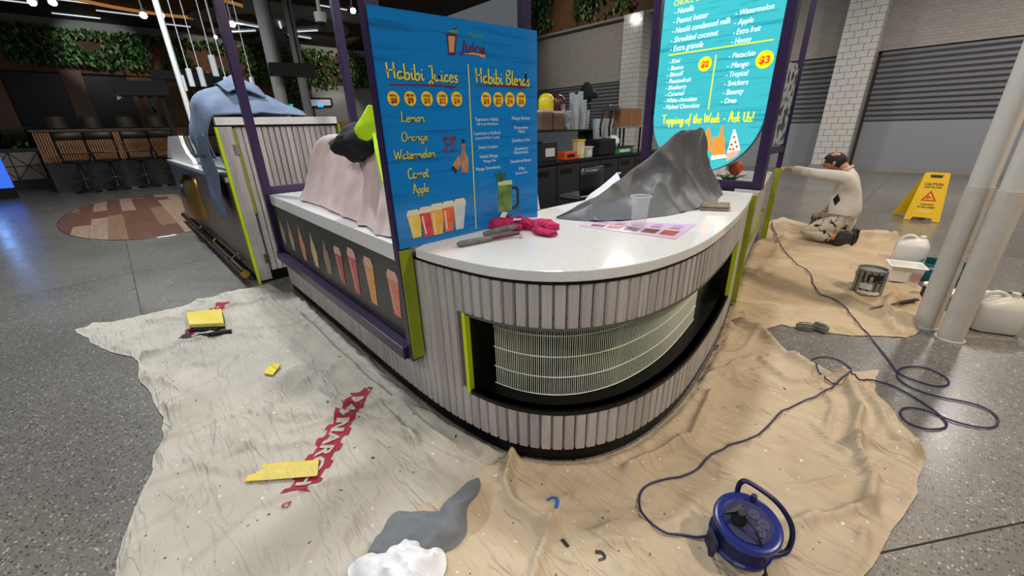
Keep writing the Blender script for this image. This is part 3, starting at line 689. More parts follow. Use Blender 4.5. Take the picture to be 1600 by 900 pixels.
pp([(722, 84), (740, 82), (758, 86), (757, 91), (745, 86)], M('print_orange', '#d98a3a', .4), name='swoosh_print')
lg = pp([(697, 52), (714, 52), (711, 86), (701, 86)], M('print_plum', '#3c1040', .4), name='logo_cup')
pp([(700, 56), (711, 57), (709, 82), (702, 82)], M('print_peach', '#c98a5a', .4), lg, 'logo_fill', .0012); pp([(706, 52), (708, 44), (713, 43), (713, 45), (709, 46), (708, 52)], M('print_plum2', '#3c1040', .4), lg, 'logo_straw', .0012)
pp([(700, 50), (704, 46), (716, 47), (713, 53)], M('print_leaf', '#2f8f6a', .4), lg, 'logo_leaf', .0014)
pp([(608, 131), (680, 131.5), (716, 135), (706, 138.5), (690, 135), (608, 133)], m_maroon, name='underline'); pp([(744, 133), (800, 133.5), (825, 136), (816, 139), (795, 136), (744, 134.6)], m_maroon, name='underline')
pp([(730.6, 100), (732, 100), (744.6, 357), (743.2, 357)], m_yellow_txt, name='divider')
for (cx, cy, sz, pr) in ((614.7, 154, 'SMALL', '$8'), (641, 154, 'MEDIUM', '$9'), (667, 154.4, 'LARGE', '$10'), (691, 154.6, 'X-LARGE', '$12'), (713.5, 154.7, '1 LITRE', '$14'), (759.6, 155.4, 'SMALL', '$10'), (778.5, 155.6, 'MEDIUM', '$12'), (796.5, 155.6, 'LARGE', '$14'), (814.2, 155.6, 'X-LARGE', '$16')):
    c = PX(cx, cy, XT); d = PX(cx, cy+11.5, XT); r_ = c.z-d.z
    MB().lathe([(r_, 0), (r_, .0008)], c, 28, axis=(1, 0, 0)).build('price_dot', m_yellow, mn)
    text(sz, (XT+.001, c.y-r_*.62, c.z+r_*.28), RY, UZ, r_*1.24, r_*.32, m_maroon, mn, 'lettering', 0, .02); text(pr, (XT+.001, c.y-r_*.5, c.z-r_*.62), RY, UZ, r_*1.05, r_*.75, m_maroon, mn, 'lettering', 0, .03)
bt('GINGER', 691, 221, 714, 213, m_maroon, bold=.02); bt('SHOT', 696, 230, 711, 222.5, m_maroon, bold=.02); bt('$5 each', 693, 239, 715, 232, m_maroon, bold=.01)
for (b_, lx, by, rx, h_) in (('Signature Habibi', 743, 189, 779, 5), ('All Fruit Mix Blend', 745, 196, 778, 4), ('Laymoon n Na3na3', 741, 211, 782, 5), ('Lemon & Mint Crushie', 743, 218, 781, 4), ('Detox Crusher', 748, 233, 778, 5), ('Habibi Mango', 750, 247.5, 778, 5), ('Mango Mix', 756, 254, 775, 4), ('Mango Strawberry', 744, 267, 782, 5),
                             ('Mango Banana', 800, 187, 828, 5), ('Watermelon', 803, 202, 825, 5), ('Mint', 810, 208, 820, 5), ('Strawberry Kiwi', 800, 222, 828, 5), ('Strawberry', 804, 235, 825, 5), ('Watermelon', 803, 241, 825, 5), ('Strawberry Banana', 798, 255, 830, 5), ('Mix', 811, 266, 820, 5), ('Berries Mix', 806, 273, 824, 4)):
    bt(b_, lx, by, rx, by-h_, m_txtwhite)
m_bot = M('print_bottle', '#b98a6a', .4, var=('#8a5a3c', 30)); m_dkp = M('print_dark', '#1c2a24', .4)
b1 = pp([(721.5, 270), (732, 269), (731.5, 247), (727, 238), (726, 218), (721.5, 218), (721, 238), (720, 248)], m_bot, name='bottle_print'); pp([(721.3, 224), (726.2, 224), (726, 217.5), (721.3, 217.5)], m_dkp, b1, 'cap_print', .0013)
b2 = pp([(705, 262), (712, 271), (721, 255), (719, 243), (713, 247)], m_bot, name='bottle_print'); pp([(704.5, 263), (712, 272), (715, 267), (707.5, 258)], m_dkp, b2, 'cap_print', .0013)
for i, (xb, yb, xt, yt, wpx, c, c2) in enumerate(((652, 371, 645, 328, 20, '#d9b83c', '#e8cf6a'), (670, 369, 664, 323, 20, '#b82434', '#d65a5a'), (685, 366, 682, 318, 21, '#d99a30', '#e6b85a'), (702, 361, 700, 314, 19, '#d0552c', '#e07a50'), (718, 358, 718, 310, 18, '#c9d2da', '#b0bcc8'))):
    b = PX(xb, yb, XT); t = PX(xt, yt, XT); wd = PX(xb+wpx, yb, XT).y-b.y
    print_cup(mn, (XT+i*.0003, b.y, b.z), (0, 1, 0), (0, 0, 1), wd, t.z-b.z, M('menu_cup_%d' % i, c, .4, var=(c2, 25)), M('menu_lid_%d' % i, '#d8d0b8', .4), tilt=(t.y-b.y))
mg = pp([(779, 331), (800, 329), (799.5, 283), (778, 285)], M('print_mug', '#3f6a2c', .4, var=('#86a850', 14)), name='mug_print')
pp([(778, 290), (800, 288), (799.5, 281.5), (778, 283)], M('print_foam', '#b8c890', .4), mg, 'foam_print', .0013)
pp([(800, 292), (807, 291), (810.5, 295), (811, 318), (806, 326), (800, 327), (800, 323), (805, 322), (807.5, 316), (807, 297), (804, 295), (800, 296)], m_dkp, mg, 'handle_print', .0013)
for dx, dy in ((-10, -12), (-4, -15), (2, -13), (-8, -3)): pp([(785, 284), (785+dx-2, 284+dy+3), (785+dx*1.15, 284+dy*1.1), (785+dx+4, 284+dy+1)], M('print_mint', '#1f5a2a', .4), mg, 'mint_print', .0016)

# ---- lit turquoise toppings sign between two purple posts
YS = 3.62
FR2 = thing('purple_frame', (-1.0, 3.65, .06), 'dark purple posts holding the lit turquoise sign, lime painted foot', 'frame')
MB().box((-1.02, 3.62, .985), (-.95, 3.70, 4.2)).build('post', m_purple, FR2, bevel=.004)
p, tg, n = path(6.03, .02)
MB().obox((p.x+.0, p.y+.0, .50), tg*.035, n*.022, (0, 0, .46)).build('lime_base', m_lime, FR2, bevel=.002)
MB().box((-2.01, 3.62, .0), (-1.945, 3.70, 4.2)).build('post', m_purple, FR2, bevel=.004)
MB().box((-1.945, 3.63, .985), (-1.02, 3.69, 1.045)).build('rail', m_purple, FR2, bevel=.004)
for z in (1.58, 2.62): MB().box((-1.945, 3.655, z), (-1.02, 3.69, z+.03)).build('hanger_bar', m_blackmat, FR2)
sg = thing('toppings_sign', (-1.46, YS, 1.1), 'glowing turquoise toppings sign with rounded bottom', 'sign')
cxs, hw, zc, rr = -1.468, .447, 1.56, .447
outl = [(cxs+hw, 2.75), (cxs-hw, 2.75)]
for k in range(0, 25):
    a = PI+PI*k/24; outl.append((cxs+math.cos(a)*hw, zc+math.sin(a)*.452))
MB().prism([(x, YS, z) for x, z in outl], (0, .03, 0)).build('panel', m_cyan, sg)
MB().prism([(cxs+(x-cxs)*1.012, YS+.0302, z if z > 2 else zc+(z-zc)*1.015) for x, z in outl], (0, .02, 0)).build('frame', M('frame_teal', '#2a4a50', .4), sg)
YT = YS-.0006; RX = Vector((1, 0, 0))
def st(body, lx, by, rx, h_, mat=m_lit_white, shear=.2, bold=.0, lift=0):
    a = PY(lx, by, YT-lift); t = PY(lx, by-h_, YT-lift)
    # the right end lies on the same level line of the sign
    d0 = PY(rx, by, YT-lift); text(body, a, RX, UZ, d0.x-a.x, t.z-a.z, mat, sg, 'lettering', shear, bold)
st('CHOICE OF TOPPINGS', 1053, 10, 1142, 8.5, m_lit_yellow)
for b_, lx, by, rx in (('- Nutella', 1053, 23, 1083), ('- Peanut butter', 1052, 38, 1105), ('- Nestlé condensed milk', 1050, 53, 1139), ('- Shredded coconut', 1048, 67.5, 1120), ('- Extra granola', 1047, 81, 1097), ('- Watermelon', 1149, 25, 1207), ('- Apple', 1147, 40, 1176), ('- Extra fruit', 1145, 55, 1187), ('- Honey', 1142, 69.5, 1173)): st(b_, lx, by, rx, 8.5)
for b_, lx, by, rx in (('- Kiwi', 1045, 100, 1062), ('- Bueno', 1043.5, 110.5, 1067), ('- Biscoff', 1042, 120.5, 1067), ('- Passionfruit', 1041, 131, 1079), ('- Blueberry', 1040, 141, 1072), ('- Caramel', 1039, 151, 1068), ('- White chocolate', 1037, 161, 1088), ('- Melted Chocolate', 1036, 171, 1092)): st(b_, lx, by, rx, 6.5)
for b_, lx, by, rx in (('- Pistachio', 1138, 92, 1179), ('- Mango', 1136, 107, 1169), ('- Tropical', 1134, 121, 1168), ('- Snickers', 1131, 135, 1168), ('- Bounty', 1129, 148.5, 1161), ('- Oreo', 1126, 162, 1150)): st(b_, lx, by, rx, 8)
a, b, t = PY(1034, 194, YT-.001), PY(1176, 194, YT-.001), PY(1034, 180, YT-.001); script('Topping of the Week - Ask Us!', a, RX, UZ, b.x-a.x, t.z-a.z, m_lit_yellow, sg, .06)
def sp_(pts, mat, name='print', d=.001, parent=sg): return MB().prism([PY(x, y, YT) for x, y in pts], (0, -d, 0)).build(name, mat, parent)
a, b = PY(1045, 86.5, YT), PY(1207, 71, YT); MB().box((a.x, YT-.001, a.z-.004), (b.x, YT, a.z+.004)).build('divider', m_lit_yellow, sg)
a, b = PY(1119, 86, YT), PY(1105.5, 171, YT); MB().box((a.x-.004, YT-.001, b.z), (a.x+.004, YT, a.z)).build('divider', m_lit_yellow, sg)
for (cx, cy, r_, pr) in ((1101.5, 100, .052, '$2'), (1194.5, 93, .058, '$3')):
    c = PY(cx, cy, YT); MB().lathe([(r_, 0), (r_, .001)], c, 32, axis=(0, -1, 0)).build('price_dot', m_lit_yellow, sg)
    text(pr, (c.x-r_*.58, YT-.0015, c.z-r_*.42), RX, UZ, r_*1.2, r_*.85, m_lit_red, sg, 'lettering', 0, .04)
m_wf = M('lit_waffle', '#f08a32', .4, emit=.9); 
sp_([(1100, 235), (1112, 236), (1110, 205), (1107, 198), (1103, 206)], m_lit_orange, 'waffle_print'); sp_([(1112, 243), (1133, 241), (1132, 214), (1129, 213), (1131, 197), (1127, 197), (1123, 214), (1114, 214)], m_wf, 'waffle_print')
sp_([(1136, 239), (1157, 235), (1153, 218), (1149, 202), (1146, 202), (1142, 217)], m_lit_cream, 'sundae_print')
for (x, y) in ((1143, 226), (1149, 222), (1147, 214), (1151, 229), (1141, 233), (1146, 233)): sp_([(x-2, y-1), (x+1.5, y-2), (x+2, y+1.5), (x-1, y+2)], m_lit_brown, 'sundae_fleck', .0016)
sp_([(1111, 250), (1136, 246), (1133, 241), (1112, 243)], m_lit_cream, 'cream_print', .0014); sp_([(1135, 252), (1152, 243), (1157, 234), (1136, 239)], M('lit_coral', '#f0a088', .4, emit=.9), 'sauce_print', .0014)

# ---- far end of the kiosk: lower counter run, posts, film-covered panel
RUN = thing('end_counter', (-1.3, 5.2, 0), 'low whitewashed counter run beyond the lit sign with lime edging', 'counter')
a, tg, n = path(6.12); b = path(S_END)[0]
def run(o0, o1, z0, z1, mat, name, s0=6.12, s1=8.85):
    q = [path(s0, o0)[0], path(s1, o0)[0], path(s1, o1)[0], path(s0, o1)[0]]
    return MB().prism([(p.x, p.y, z0) for p in q], (0, 0, z1-z0)).build(name, mat, RUN)
run(-.05, -.01, .0, .06, m_black, 'kick_board'); run(-.05, -.01, .06, .82, m_batten, 'front_panel'); run(-.6, .01, .82, .86, m_white_top, 'worktop')
run(-.012, .012, .34, .40, m_lime, 'lime_strip'); run(-.6, -.56, .86, 1.02, m_white, 'upstand')
FR3 = thing('purple_frame', (-1.6, 6.5, 0), 'dark purple end frame with lime foot, beside the kneeling painter', 'frame')
p3, tg, n = path(8.55, .08)
MB().obox((p3.x, p3.y, .47), tg*.035, n*.03, (0, 0, .47)).build('lime_base', m_lime, FR3, bevel=.003)
MB().obox((p3.x, p3.y, 2.5), tg*.03, n*.03, (0, 0, 1.56)).build('post', m_purple, FR3, bevel=.003)
q3 = path(7.9, -.04)[0]
MB().obox((q3.x-.02, q3.y, 2.0), tg*.03, n*.03, (0, 0, 1.14)).build('post', m_purple, FR3, bevel=.003)
MB().beam((q3.x, q3.y, 1.17), (p3.x, p3.y, 1.17), .05, .07).build('rail', m_purple, FR3)
k = NT('crumpled_film'); v = k.coord((1, 1, 1)); k.l(k.ramp(k.noise(v, 7, 2, .4), ((.42, '#23262a'), (.47, '#aab4bc'), (.6, '#8b969e'), (.66, '#2c3034'))), k.b.inputs['Base Color']); k.b.inputs['Roughness'].default_value = .15; m_film = k.m
fp = [q3+(p3-q3)*.1, q3+(p3-q3)*.9]
tag(MB().obox(((fp[0]+fp[1])/2).to_3d()+Vector((0, 0, 1.65)), (fp[1]-fp[0])/2, n*.012, (0, 0, .43)).build('film_panel', m_film, bevel=.01), 'crumpled clear film over a panel in the far purple frame', 'panel')

# ================================================================== LEFT KIOSK WING
XE = -4.84
EW = thing('batten_screen', (XE, 1.3, 0), 'tall whitewashed batten end screen with lime edged door', 'screen')
MB().box((XE-.06, .79, .0), (XE-.02, 1.93, .12)).build('kick_board', m_black, EW)
MB().box((XE-.06, .80, .12), (XE-.02, 1.93, 1.60)).build('backing', m_groove, EW)
MB().box((XE-.07, .79, 1.60), (XE+.02, 1.93, 1.67)).build('cap', m_white, EW, bevel=.005)
MB().box((XE-.02, .79, 1.585), (XE+.005, 1.93, 1.60)).build('shadow_strip', m_black, EW)
dr = MB().box((XE-.02, .80, .03), (XE+.012, .915, 1.585)).build('door', m_batten, EW, bevel=.003)
MB().box((XE-.02, .775, .0), (XE+.016, .80, 1.585)).build('lime_edge', m_limeb, dr)
MB().box((XE-.02, .918, .75), (XE+.010, .936, 1.57)).build('lime_edge', m_lime, dr)
for z in (.22, 1.33): MB().box((XE+.012, .885, z), (XE+.022, .925, z+.10)).build('hinge', m_steel, dr, bevel=.003)
me_b = mesh_of(MB().prism([(0, -.027, 0), (.014, -.021, 0), (.014, .021, 0), (0, .027, 0)], (0, 0, 1.46)), 'batten', m_batten)
y = .965
while y < 1.93: inst('batten', me_b, Matrix.Translation((XE-.02, y, .12)), EW); y += .0575
MB().box((XE-.03, 1.93, .0), (XE+.016, 1.955, 1.60)).build('lime_edge', m_lime, EW)
MB().box((XE-.3, 1.96, 0), (XE-.1, 2.5, 1.62)).build('brown_end', m_woodcol, EW)
LW = thing('mesh_counter', (-7.6, 1.0, 0), 'long bar counter fronted in perforated metal with a brass arch', 'counter')
MB().box((-10.4, .78, .10), (-4.93, .82, 1.07)).build('mesh_front', mesh_metal(), LW)
MB().box((-10.4, .82, .0), (-4.93, 1.6, .10)).build('kick_board', m_black, LW)
MB().box((-10.4, .82, .10), (-10.3, 1.6, 1.07)).build('end_panel', m_blackmat, LW)
MB().box((-10.45, .76, 1.07), (-4.93, 1.6, 1.12)).build('worktop', m_white_top, LW, bevel=.004)
# brass arch: a half round hood standing proud of the mesh
ar = []
for k in range(13):
    a = PI*.5*k/12; ar.append((math.cos(a), math.sin(a)))
x0, x1 = -8.35, -7.15
rows = [[Vector((x0+.55-.55*math.cos(PI*.5*t/10), .775-.22*math.sin(PI*t/20), .95)) for t in range(11)], [Vector((x0+.55-.55*math.cos(PI*.5*t/10), .775-.22*math.sin(PI*t/20), .93)) for t in range(11)]]
cyl = []
for zz in (.38, .6, .8, .92, .97):
    f_ = 1 if zz < .85 else (.85 if zz < .95 else .55)
    cyl.append([Vector(((x0+x1)/2-.42*math.cos(PI*t/16)*(.8+.2*f_), .778-.17*f_*math.sin(PI*t/16), zz)) for t in range(17)])
MB().grid(cyl).build('brass_hood', m_brass, LW, smooth=True)
rl = MB().tube([(-9.9, .69, .13), (-4.9, .69, .13)], .035, 10).build('foot_rail', m_darkbrass, LW, smooth=True)
MB().tube([(-9.5, .745, .19), (-5.3, .745, .19)], .015, 8).build('rail_tube', m_darkbrass, rl, smooth=True)
for xx in (-9.2, -8.0, -6.8, -5.6):
    MB().tube([(xx, .69, .13), (xx, .745, .19), (xx, .779, .19)], .012, 8).build('bracket', m_brass, rl)
    MB().tube([(xx-.04, .69, .13), (xx+.04, .69, .13)], .040, 10).build('collar', m_brass, rl)
MB().tube([(-4.92, .69, .13), (-4.88, .69, .13)], .042, 10).build('end_cap', m_brass, rl)
# white swoosh end on the worktop and glass screens
sw = [PY(x, y, .86) for x, y in ((263, 250), (262, 213), (279, 212), (284, 226), (291, 240), (299, 249), (303, 257))]
tag(MB().prism([(p.x, .86, max(p.z, 1.121)) for p in sw], (0, .05, 0)).build('end_fin', m_white), 'white curved fin panel on the end of the bar counter', 'panel')
for i, (xa, xb) in enumerate(((-8.6, -7.0), (-6.95, -5.05))):
    gt = thing('glass_screen', ((xa+xb)/2, .95, 1.12), ('clear glass counter screen beside the white fin', 'clear glass counter screen beside the draped grey jacket')[i], 'screen')
    MB().box((xa, .945, 1.125), (xb, .953, 1.66)).build('pane', m_glass, gt); MB().box((xa, .93, 1.12), (xb, .97, 1.135)).build('base_channel', m_blackmat, gt)
    MB().box((xb-.012, .94, 1.135), (xb, .958, 1.66)).build('edge_strip', m_blackmat, gt)
# things behind the glass
bx = thing('counter_display', (-6.7, 1.3, 1.12), 'dark cluttered display stand behind the counter glass', 'display')
MB().box((-7.6, 1.2, 1.12), (-5.6, 1.5, 1.45)).build('shelf_box', M('display_dark', '#1c2420', .5, var=('#39463c', 9)), bx)
for i in range(6):
    MB().lathe([(.05, 0), (.055, .12), (.03, .17), (.03, .2)], (-7.4+i*.33, 1.33, 1.45), 10).build('jar', (m_blackmat, m_cab, m_woodcol)[i % 3], bx, smooth=True)
# slender white pole
pole0 = PX(301, 195, -8.0)
tag(MB().tube([(-8.0, 1.03, 1.121), (-8.0, 1.02, ZC)], .035, 10).build('white_pole', m_white, smooth=True), 'slender white pole rising from the bar counter beside the pendants', 'pole')
# ---- grey-blue jacket over the screen's corner
JK = thing('jacket', (XE, .95, 1.67), 'grey-blue work jacket draped over the batten screen corner', 'jacket')
def drape(rows, name, mat, parent, amp=.012, freq=14, seed=0, sub=1, solid=.006, n=8, fold=0, zmin=None):
    """rows of control points, smoothed and wrinkled"""
    m = [catmull(r, n) for r in rows]; cols = list(zip(*m)); cols = [catmull(c, n) for c in cols]; rr = list(zip(*cols))
    out = []
    for r in rr:
        o = []
        for p in r:
            n1 = nvec(p*freq*.5+Vector((seed,)*3)); n2 = 1-abs(noise.noise(p*freq+Vector((seed+5,)*3)))
            q = p+n1*amp+Vector((n1.x, n1.y, .3)).normalized()*amp*.8*n2
            if fold: q += Vector((.4, -.8, .3))*fold*(max(0, 1-2.2*abs(noise.noise(Vector((p.x*5+p.z*3, p.y*5, p.z*2+seed)))))**2-.3)
            if zmin is not None: q.z = max(q.z, zmin)
            o.append(q)
        out.append(o)
    return MB().grid(out).build(name, mat, parent, smooth=True, solid=solid)
drape([[(-5.90, .72, 1.30), (-5.50, .665, 1.30), (-5.15, .66, 1.32), (-4.90, .705, 1.30)],
       [(-5.85, .76, 1.66), (-5.45, .72, 1.80), (-5.08, .70, 1.78), (-4.84, .74, 1.62)],
       [(-5.75, 1.0, 1.74), (-5.4, .95, 1.94), (-5.05, .90, 1.88), (-4.80, .86, 1.69)],
       [(-5.6, 1.25, 1.72), (-5.3, 1.22, 1.95), (-5.05, 1.18, 1.86), (-4.80, 1.15, 1.70)],
       [(-5.5, 1.6, 1.69), (-5.2, 1.6, 1.76), (-5.0, 1.6, 1.74), (-4.80, 1.6, 1.685)]], 'body', m_jacket, JK, .02, 9, 1)
drape([[(-5.85, .86, 1.66), (-5.45, .72, 1.64), (-5.12, .69, 1.60), (-4.90, .71, 1.50)],
       [(-5.80, .75, 1.3), (-5.45, .68, 1.25), (-5.15, .67, 1.25), (-4.93, .71, 1.22)],
       [(-5.66, .74, 1.0), (-5.40, .68, .95), (-5.15, .67, .95), (-4.96, .71, .95)],
       [(-5.45, .74, .74), (-5.30, .70, .66), (-5.14, .69, .65), (-5.02, .72, .74)]], 'sleeve', m_jacket, JK, .018, 9, 3)
drape([[(-5.45, 1.0, 1.86), (-5.2, .95, 1.98), (-4.98, .98, 1.88)], [(-5.4, 1.15, 1.93), (-5.2, 1.12, 2.06), (-5.0, 1.12, 1.92)], [(-5.4, 1.3, 1.86), (-5.2, 1.3, 1.97), (-5.0, 1.3, 1.86)]], 'hood', m_jacket, JK, .02, 9, 5)
cp = thing('work_hat', (-6.0, 1.35, 1.67), 'dark cap with lime band beside the draped jacket', 'cap')
blob('crown', (-6.05, 1.3, 1.80), (.28, .25, .15), m_navycloth, cp, .12, 5, 3); blob('band', (-5.85, 1.2, 1.90), (.16, .22, .035), m_hivis, cp, .15, 6, 5)

# ================================================================== MAIN COUNTER: DUST SHEETS AND CLUTTER
def loft(rings, n, name, mat, parent=None, amp=.012, freq=7, seed=0, pleat=0, nring=6, label=None):
    """closed rings of control points (same count, bottom to top) lofted, wrinkled and capped"""
    R_ = [catmull(r, n, True) for r in rings]; cols = [catmull(c, nring) for c in zip(*R_)]; rows = list(zip(*cols)); mb = MB(); m = len(rows[0]); cen = sum((Vector(p) for p in rings[-1]), Vector())/len(rings[-1])
    out = []
    for i, r in enumerate(rows):
        o = []
        for j, p in enumerate(r):
            d = (p-cen); d.z = 0; d = d.normalized() if d.length > 1e-4 else Vector((0, 0, 1))
            n2 = 1-abs(noise.noise(Vector((p.x*freq, p.y*freq, p.z*freq*.16+seed)))); a = amp*(n2-.5)*1.6+amp*.7*noise.noise(p*freq*2.3)
            fr_ = i/(len(rows)-1); pl = pleat*(max(0, math.sin(j*2*PI/m*19+3*math.sin(j*.07)+1.6*fr_))**1.5*1.6-.4)*min(1, 1.25*(1-fr_))*(.5+.5*math.sin(j*.19+1))
            q = p+d*(a+pl)+Vector((0, 0, a*.5)); q.z = max(q.z, rings[0][0][2]*1.0 if i == 0 else q.z); o.append(q)
        out.append(o)
    vs = [p for r in out for p in r]; fs = []
    for i in range(len(out)-1):
        for j in range(m): fs.append((i*m+j, i*m+(j+1) % m, (i+1)*m+(j+1) % m, (i+1)*m+j))
    top = out[-1]; ct = sum(top, Vector())/m; vs.append(ct); b = (len(out)-1)*m
    for j in range(m): fs.append((b+j, b+(j+1) % m, len(vs)-1))
    return mb.add(vs, fs).build(name, mat, parent, smooth=True)
Zt = .962
def resc(rings, k=.9505): return [[(x*k, y*k, H-(H-z)*k) for x, y, z in r] for r in rings]
ps = loft(resc([[(-4.05, 1.2, Zt), (-3.3, 1.10, Zt), (-2.5, 1.03, Zt), (-1.98, 1.0, Zt), (-1.95, 1.5, Zt), (-1.96, 2.12, Zt), (-3.0, 2.15, Zt), (-4.0, 2.05, Zt)],
           [(-3.85, 1.24, 1.15), (-3.25, 1.14, 1.15), (-2.5, 1.10, 1.15), (-2.02, 1.08, 1.15), (-1.98, 1.5, 1.15), (-1.99, 2.08, 1.15), (-3.0, 2.1, 1.15), (-3.8, 2.0, 1.15)],
           [(-3.68, 1.25, 1.36), (-3.2, 1.2, 1.36), (-2.5, 1.17, 1.36), (-2.08, 1.15, 1.36), (-2.05, 1.5, 1.36), (-2.06, 1.95, 1.36), (-3.0, 2.0, 1.36), (-3.62, 1.9, 1.36)],
           [(-3.57, 1.28, 1.46), (-3.1, 1.24, 1.47), (-2.5, 1.22, 1.47), (-2.14, 1.22, 1.46), (-2.1, 1.5, 1.46), (-2.12, 1.85, 1.46), (-2.9, 1.9, 1.46), (-3.54, 1.8, 1.46)],
           [(-3.50, 1.32, 1.49), (-3.05, 1.30, 1.49), (-2.5, 1.28, 1.49), (-2.2, 1.28, 1.49), (-2.17, 1.5, 1.49), (-2.18, 1.8, 1.49), (-2.9, 1.84, 1.49), (-3.48, 1.75, 1.49)]]),
          16, 'dust_sheet', m_pink, amp=.012, freq=5.0, seed=2, pleat=.030)
tag(ps, 'pale pink dust sheet draped over a machine behind the blue board', 'dust sheet')
jv = thing('hi_vis_jacket', (-2.3, 1.25, 1.49), 'lime and navy high-visibility jacket dumped on the pink dust sheet', 'jacket')
c0 = PX(562, 222, -2.45); blob('dark_body', (c0.x, c0.y, c0.z), (.15, .15, .10), m_navycloth, jv, .22, 11, 4)
c1 = PX(566, 205, -2.38)
drape([[PX(x, y, -2.27+k*.03) for k, (x, y) in enumerate(r)] for r in (((574, 172), (580, 168), (590, 172)), ((562, 192), (575, 186), (592, 190)), ((556, 203), (572, 205), (592, 204)), ((563, 214), (577, 219), (590, 212)))], 'lime_body', m_hivis, jv, .012, 14, 2)
st_ = [PX(584, 208, -2.20), PX(589, 232, -2.12), PX(594, 262, -2.05), PX(600, 286, -1.98)]
drape([[p-Vector((0, .010, 0)), p, p+Vector((0, .010, 0))] for p in st_], 'lime_strap', m_hivis, jv, .003, 14, 3)
# grey plastic sheet over the far machine
cols_ = [((869,341),(870,338),.03),((905,345),(899,323),.10),((945,346),(940,303),.22),((1000,342),(1002,257),.36),((1042,337),(1056,215),.34),((1072,331),(1070,207),.32),((1086,328),(1085,205),.31),((1100,323),(1099,206),.30),((1113,318),(1108,245),.24),((1124,310),(1117,278),.16),((1127,302),(1126,297),.05)]
rw = [[], [], [], [], []]
for (bx_, by_), (qx, qy), dep in cols_:
    b_ = G(bx_, by_, TZ1+.003); r_ = PY(qx, qy, b_.y+dep)
    rw[0].append(b_); rw[1].append(Vector((b_.x*.52+r_.x*.48, b_.y*.52+r_.y*.48, b_.z*.78+r_.z*.22))); rw[2].append(Vector((b_.x*.18+r_.x*.82, b_.y*.18+r_.y*.82, b_.z*.4+r_.z*.6))); rw[3].append(r_); rw[4].append(Vector((r_.x-.02, r_.y+.12+dep*.3, TZ1+.004)))
gs = drape(rw, 'plastic_sheet', m_greysheet, None, .009, 10, 6, n=18, solid=0, fold=.032, zmin=TZ1+.002)
tag(gs, 'dark grey plastic sheet tented over a machine in front of the lit sign', 'dust sheet')
wcr = [[PY(x+dx, y+dy, 2.62+k*.05) for x, y in ((919, 322), (926, 314), (940, 304), (954, 292), (968, 280))] for k, (dx, dy) in enumerate(((2, 4), (-1, -3), (-4, -9), (2, -10)))]
tag(drape(wcr, 'white_cloth', m_whitecloth, None, .006, 16, 3), 'white cloth edge poking out left of the grey plastic sheet', 'cloth')
# menu flyer
fy = [G(x, y, TZ1+.001) for x, y in ((904, 353), (920, 344), (1088, 351), (1056, 374))]
flr = MB().prism(fy, (0, 0, .0012)).build('flyer', m_paper); tag(flr, 'lilac menu flyer with food photos under the clear cup', 'flyer')
m_ph = [M('flyer_photo_%d' % i, c, .4, var=(c2, 40)) for i, (c, c2) in enumerate((('#5a1f2c', '#7a3a40'), ('#8a3f1c', '#b86a3a'), ('#4a2320', '#7a4a40'), ('#5c3028', '#8a5a48'), ('#8a3a20', '#c0603a')))]
A_, B_, C_, D_ = fy[0], fy[1], fy[2], fy[3]
def fl_q(u, v): return (A_*(1-u)+D_*u)*(1-v)+(B_*(1-u)+C_*u)*v+Vector((0, 0, .0012))
for i in range(5):
    u0 = .11+i*.175; MB().prism([fl_q(u0, .16), fl_q(u0+.14, .16), fl_q(u0+.14, .46), fl_q(u0, .46)], (0, 0, .0004)).build('food_photo', m_ph[i], flr)
    MB().prism([fl_q(u0+.02, .60), fl_q(u0+.11, .60), fl_q(u0+.11, .65), fl_q(u0+.02, .65)], (0, 0, .0004)).build('heading_print', m_maroon, flr)
    for k in range(2): MB().prism([fl_q(u0+.02, .72+k*.09), fl_q(u0+.12-.02*k, .72+k*.09), fl_q(u0+.12-.02*k, .74+k*.09), fl_q(u0+.02, .74+k*.09)], (0, 0, .0003)).build('line_print', m_navy, flr)
# clear cup
cb = G(997, 357, TZ1+.003); hc = .165
cu = thing('plastic_cup', cb, 'empty clear plastic cup standing on the lilac flyer', 'cup')
MB().lathe([(.036, 0), (.039, .03), (.041, .08), (.050, hc), (.053, hc+.002), (.053, hc+.007), (.049, hc+.006), (.0395, .08), (.0375, .03), (.034, .004)], cb, 40, capb=True, capt=True).build('cup_wall', m_clear, cu, smooth=True)
MB().tube([cb+Vector((math.cos(a)*.0525, math.sin(a)*.0525, hc+.005)) for a in [2*PI*k/40 for k in range(41)]], .0022, 6, False).build('rim', M('rim_plastic', '#e8eef2', .1, alpha=.75), cu)
# leather wallet
wb_ = G(1116, 326, TZ1)
wl_ = thing('wallet', wb_, 'worn brown folded wallet beside the grey plastic sheet', 'wallet')
d1, d2 = Vector((.075, .035, 0)), Vector((-.03, .085, 0))
MB().obox(wb_+Vector((0, 0, .008)), d1, d2, (0, 0, .008)).build('lower_flap', m_wallet, wl_, bevel=.005)
MB().obox(wb_+Vector((.004, .003, .023)), d1*.97, d2*.95, Vector((.004, 0, .0065))).build('upper_flap', m_wallet, wl_, bevel=.005)
MB().lathe([(.03, 0), (.028, .004)], wb_+Vector((.02, .03, .029)), 20).build('clasp', M('clasp', '#9a9186', .4, .6), wl_)
